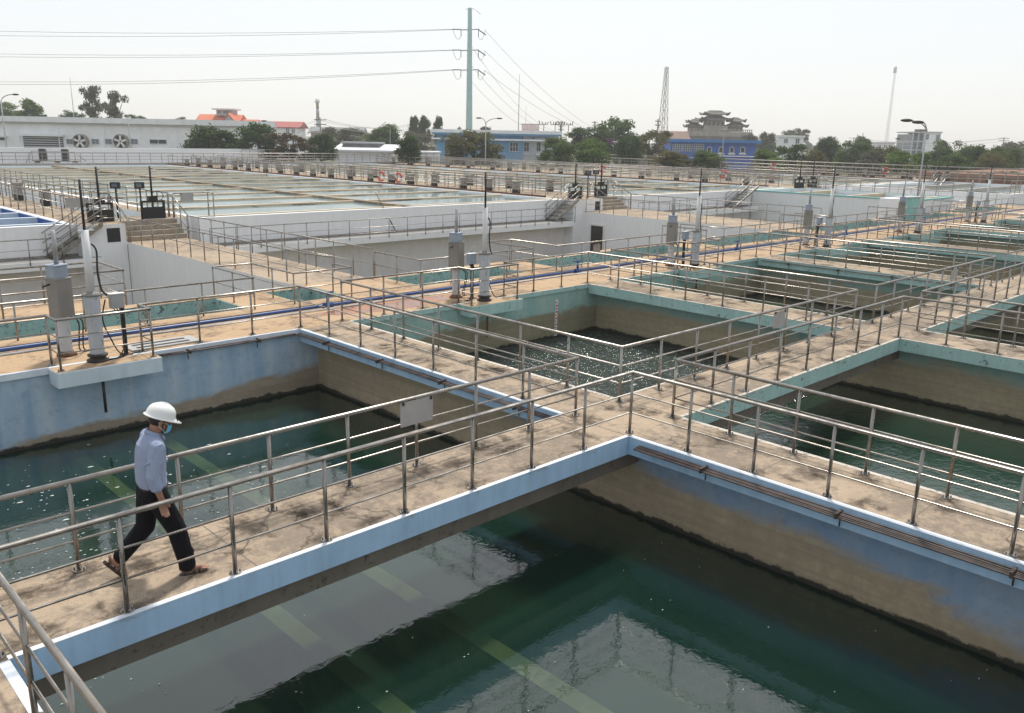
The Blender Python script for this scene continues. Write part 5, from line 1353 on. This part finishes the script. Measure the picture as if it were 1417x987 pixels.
# eyes and brows
for s_ in (-1, 1):
    e = MB().ball(hp(.083, s_*.032, .016), .014, .016, .011, 10, 8, 0, HM).build('eye', M['white'], man); MB().ball(hp(.094, s_*.034, .014), .006, .007, .007, 8, 6, 0, HM).build('iris', M['hair'], e)
    MB().cyl(hp(.094, s_*.012, .040), hp(.082, s_*.056, .042), .006, .004, 6).build('eyebrow', M['hair'], man)
hm = MB(); hm.ball(hp(-.022, 0, .030), .098, .086, .100, 16, 10, 0, HM)
for s_ in (-1, 1): hm.ball(hp(.018, s_*.075, .022), .018, .012, .035, 8, 6, 0, HM)
remesh(hm, 'hair', M['hair'], man, .006, 2)
# shirt
sm2 = MB()
tor = [(.93, .012, .120, .178), (1.00, .005, .142, .186), (1.10, .004, .140, .184), (1.20, .012, .140, .190), (1.30, .02, .138, .198), (1.38, .03, .126, .196), (1.435, .045, .098, .165), (1.475, .058, .074, .105), (1.50, .068, .062, .075)]
sm2.loft([((cx, 0, z), (rx_, 0, -.02), (0, ry_, 0)) for z, cx, rx_, ry_ in tor], 20)
limb(sm2, [(V3(.04, -.14, 1.42), .078), (sR, .078), (eR+V3(0, 0, .02), .064), (eR.lerp(wR, .42), .056)]); limb(sm2, [(V3(.04, .14, 1.42), .078), (sL, .078), (eL, .064), (eL.lerp(wL, .42), .055)])
sm2.cyl(eR.lerp(wR, .30), eR.lerp(wR, .50), .060, .058, 14); sm2.cyl(eL.lerp(wL, .30), eL.lerp(wL, .50), .060, .057, 14)
q = random.Random(4)
for i in range(16): z = q.uniform(.95, 1.3); a = q.uniform(0, 6.28); c = V3(.015+.115*math.cos(a), .17*math.sin(a), z); sm2.cyl(c, c+V3(-.11*math.sin(a)*q.uniform(.3, 1), .15*math.cos(a)*q.uniform(.3, 1), q.uniform(-.09, .02)), .012, .008, 6)
for i in range(7): f_ = q.uniform(.2, .95); c = sR.lerp(eR, f_)+V3(q.uniform(-.05, .05), -.05, 0); sm2.cyl(c, c+V3(q.uniform(-.07, .07), .01, q.uniform(-.05, .05)), .014, .01, 6)
shirt = remesh(sm2, 'shirt', M['shirt'], man, .006, 5)
cm = MB(); cn = neck+V3(.0, 0, .008)
cm.loft([(cn+V3(-.012, 0, -.02), (.082, 0, -.045), (0, .086, 0)), (cn+V3(-.006, 0, .03), (.070, 0, -.035), (0, .073, 0)), (cn+V3(-.006, 0, .03), (.060, 0, -.03), (0, .062, 0)), (cn+V3(-.012, 0, -.02), (.06, 0, -.03), (0, .064, 0))], 20); cm.build('collar', M['shirt'], shirt)
for s_ in (-1, 1):
    cm = MB(); c0 = cn+V3(.062, s_*.012, -.012); cm.add([c0, c0+V3(-.03, s_*.06, .028), c0+V3(.012, s_*.062, -.052), c0+V3(.022, s_*.02, -.03)], [(0, 1, 2, 3)]); cm.build('collar_flap', M['shirt'], shirt)
MB().box(.150, .156, -.11, -.10, 1.27, 1.36).build('pen', M['pipe_blue'], shirt)
# trousers and belt
tm2 = MB()
tm2.loft([((.012, 0, .97), (.126, 0, -.01), (0, .184, 0)), ((.01, 0, .90), (.136, 0, 0), (0, .192, 0)), ((.0, 0, .82), (.135, 0, 0), (0, .186, 0)), ((0, 0, .76), (.10, 0, 0), (0, .14, 0))], 20)
limb(tm2, [(hR, .118), (kR, .094), (aR+V3(-.012, 0, .02), .082)]); limb(tm2, [(hL, .118), (kL, .094), (aL+V3(.03, 0, .03), .078)])
tm2.cyl(kR.lerp(aR, .6), aR+V3(-.012, 0, -.012), .078, .082, 14)
for p0, p1 in ((hR, kR), (kR, aR), (hL, kL), (kL, aL)):
    for i in range(8): c = p0.lerp(p1, q.uniform(.1, .85)); a = q.uniform(0, 6.28); d_ = V3(math.cos(a), math.sin(a), 0)*.066; tm2.cyl(c+d_, c+d_*.9+V3(-d_.y, d_.x, q.uniform(-.05, .05)), .014, .010, 6)
remesh(tm2, 'trousers', M['trouser'], man, .006, 4)
bl2 = MB(); bl2.loft([((.012, 0, .945), (.131, 0, -.008), (0, .189, 0)), ((.012, 0, .985), (.128, 0, -.008), (0, .185, 0))], 24); bl2.build('belt', M['leather'], man)
# helmet: shell, ridge, brim with peak, strap
hel = link('helmet', None, man); 
hc = hp(-.012, 0, .062)
prof = [(.001, .112), (.03, .110), (.06, .102), (.088, .085), (.107, .058), (.117, .025), (.121, -.012), (.124, -.022)]
def hv(f, l, u): return hc+fd*f+ld*l+ud*u
def helm_ring(r, z, n=28): return [hv(r*1.17*math.cos(2*math.pi*i/n), r*.98*math.sin(2*math.pi*i/n), z) for i in range(n)]
m = MB(); n = 28; rings = [helm_ring(r, z) for r, z in prof]
m.add([v for r_ in rings for v in r_], [(k*n+i, (k+1)*n+i, (k+1)*n+(i+1) % n, k*n+(i+1) % n) for k in range(len(rings)-1) for i in range(n)]+[tuple(range(n))], 0, True); m.build('shell', M['helmet'], hel)
m = MB(); o_ = []; i_ = []
for i in range(n):
    a = 2*math.pi*i/n; ex = .014+.055*max(0, math.cos(a))**2.2; i_.append(hv(.122*1.17*math.cos(a), .122*.98*math.sin(a), -.014)); o_.append(hv((.124*1.17+ex)*math.cos(a), (.124*.98+.012)*math.sin(a), -.024-.02*max(0, math.cos(a))**2))
o2 = [v-ud*.005 for v in o_]; i2 = [v-ud*.008 for v in i_]
m.add(i_+o_+o2+i2, [(k*n+i, (k+1)*n+i, (k+1)*n+(i+1) % n, k*n+(i+1) % n) for k in range(3) for i in range(n)], 0, True); m.build('brim', M['helmet'], hel)
m = MB(); m.tube([hv(.117*1.0*math.cos(a), 0, .113*math.sin(a)+.002) for a in [.35+i*.245 for i in range(11)]], .010, 8); m.build('ridge', M['helmet'], hel)
m = MB(); m.tube([hv(.155, s_, -.018+.0) for s_ in (-.05, -.02, .02, .05)], .007, 6); m.build('brow_band', M['black'], hel)
m = MB(); m.tube([hp(.02, -.086, .03), hp(.012, -.084, -.02), hp(.03, -.070, -.085), hp(.06, -.03, -.118), hp(.062, 0, -.122)], .0055, 6); m.tube([hp(.02, .086, .03), hp(.012, .084, -.02), hp(.03, .070, -.085), hp(.06, .03, -.118)], .0055, 6); m.build('chin_strap', M['black'], hel)
# face mask with ear loops
m = MB(); g = []
for j in range(7):
    for i in range(9):
        l = -.072+.144*i/8; u = -.105+.095*j/6; f = .122-.055*(l/.072)**2-.012*abs((u+.05)/.05)**2; g.append(hp(f-.01*(u < -.09), l, u))
m.add(g, [(j*9+i, j*9+i+1, (j+1)*9+i+1, (j+1)*9+i) for j in range(6) for i in range(8)], 0, True); mk = m.build('face_mask', M['mask'], man)
so_ = mk.modifiers.new('s', 'SOLIDIFY'); so_.thickness = .003
for s_ in (-1, 1):
    m = MB(); m.tube([hp(.065, s_*.072, -.012), hp(.02, s_*.084, .004), hp(-.03, s_*.085, -.006), hp(-.02, s_*.082, -.04), hp(.06, s_*.072, -.095)], .0025, 5); m.build('ear_loop', M['white'], mk)
# sandals
def sandal(a, d, up):
    d = d.normalized(); up = (up-d*up.dot(d)).normalized(); sd = d.cross(up); c = a-up*.085
    t_ = link('sandal', None, man)
    out = [(-.095, 0), (-.08, .036), (-.02, .040), (.06, .048), (.13, .050), (.175, .035), (.195, 0), (.175, -.03), (.13, -.042), (.06, -.042), (-.02, -.036), (-.08, -.034)]
    vs = [c+d*x+sd*y-up*z for z in (0, .024) for x, y in out]; k = len(out); m = MB()
    m.add(vs, [tuple(range(k)), tuple(reversed(range(k, 2*k)))]+[(i, k+i, k+(i+1) % k, (i+1) % k) for i in range(k)]); m.build('sole', M['leather'], t_)
    for x, h in ((.055, .075), (.11, .058)):
        m = MB(); m.tube([c+d*x+sd*.048*math.cos(b_)+up*h*math.sin(b_) for b_ in [i*math.pi/8 for i in range(9)]], .012, 6); m.build('strap', M['sandal_strap'], t_)
    m = MB(); m.tube([c-d*.02+sd*.04, c-d*.085+sd*.02+up*.06, c-d*.085-sd*.02+up*.06, c-d*.02-sd*.036], .009, 6); m.build('heel_strap', M['sandal_strap'], t_)
sandal(aR, V3(1, -.1, -.02), V3(0, 0, 1)); sandal(aL, fl, V3(.78, 0, .62))

# ================================================================== HAZE
hz = NT('haze'); pv = hz.n('ShaderNodeVolumePrincipled'); pv.inputs['Color'].default_value = (.985, .992, 1, 1); pv.inputs['Density'].default_value = .00045; pv.inputs['Anisotropy'].default_value = .35
hz.l(pv.outputs[0], hz.out.inputs['Volume'])
o = MB().box(-700, 900, -700, 900, -4.0, 47).build('haze', hz.mat); tag(o, 'pale haze in the air over the whole place', 'haze', kind='stuff')
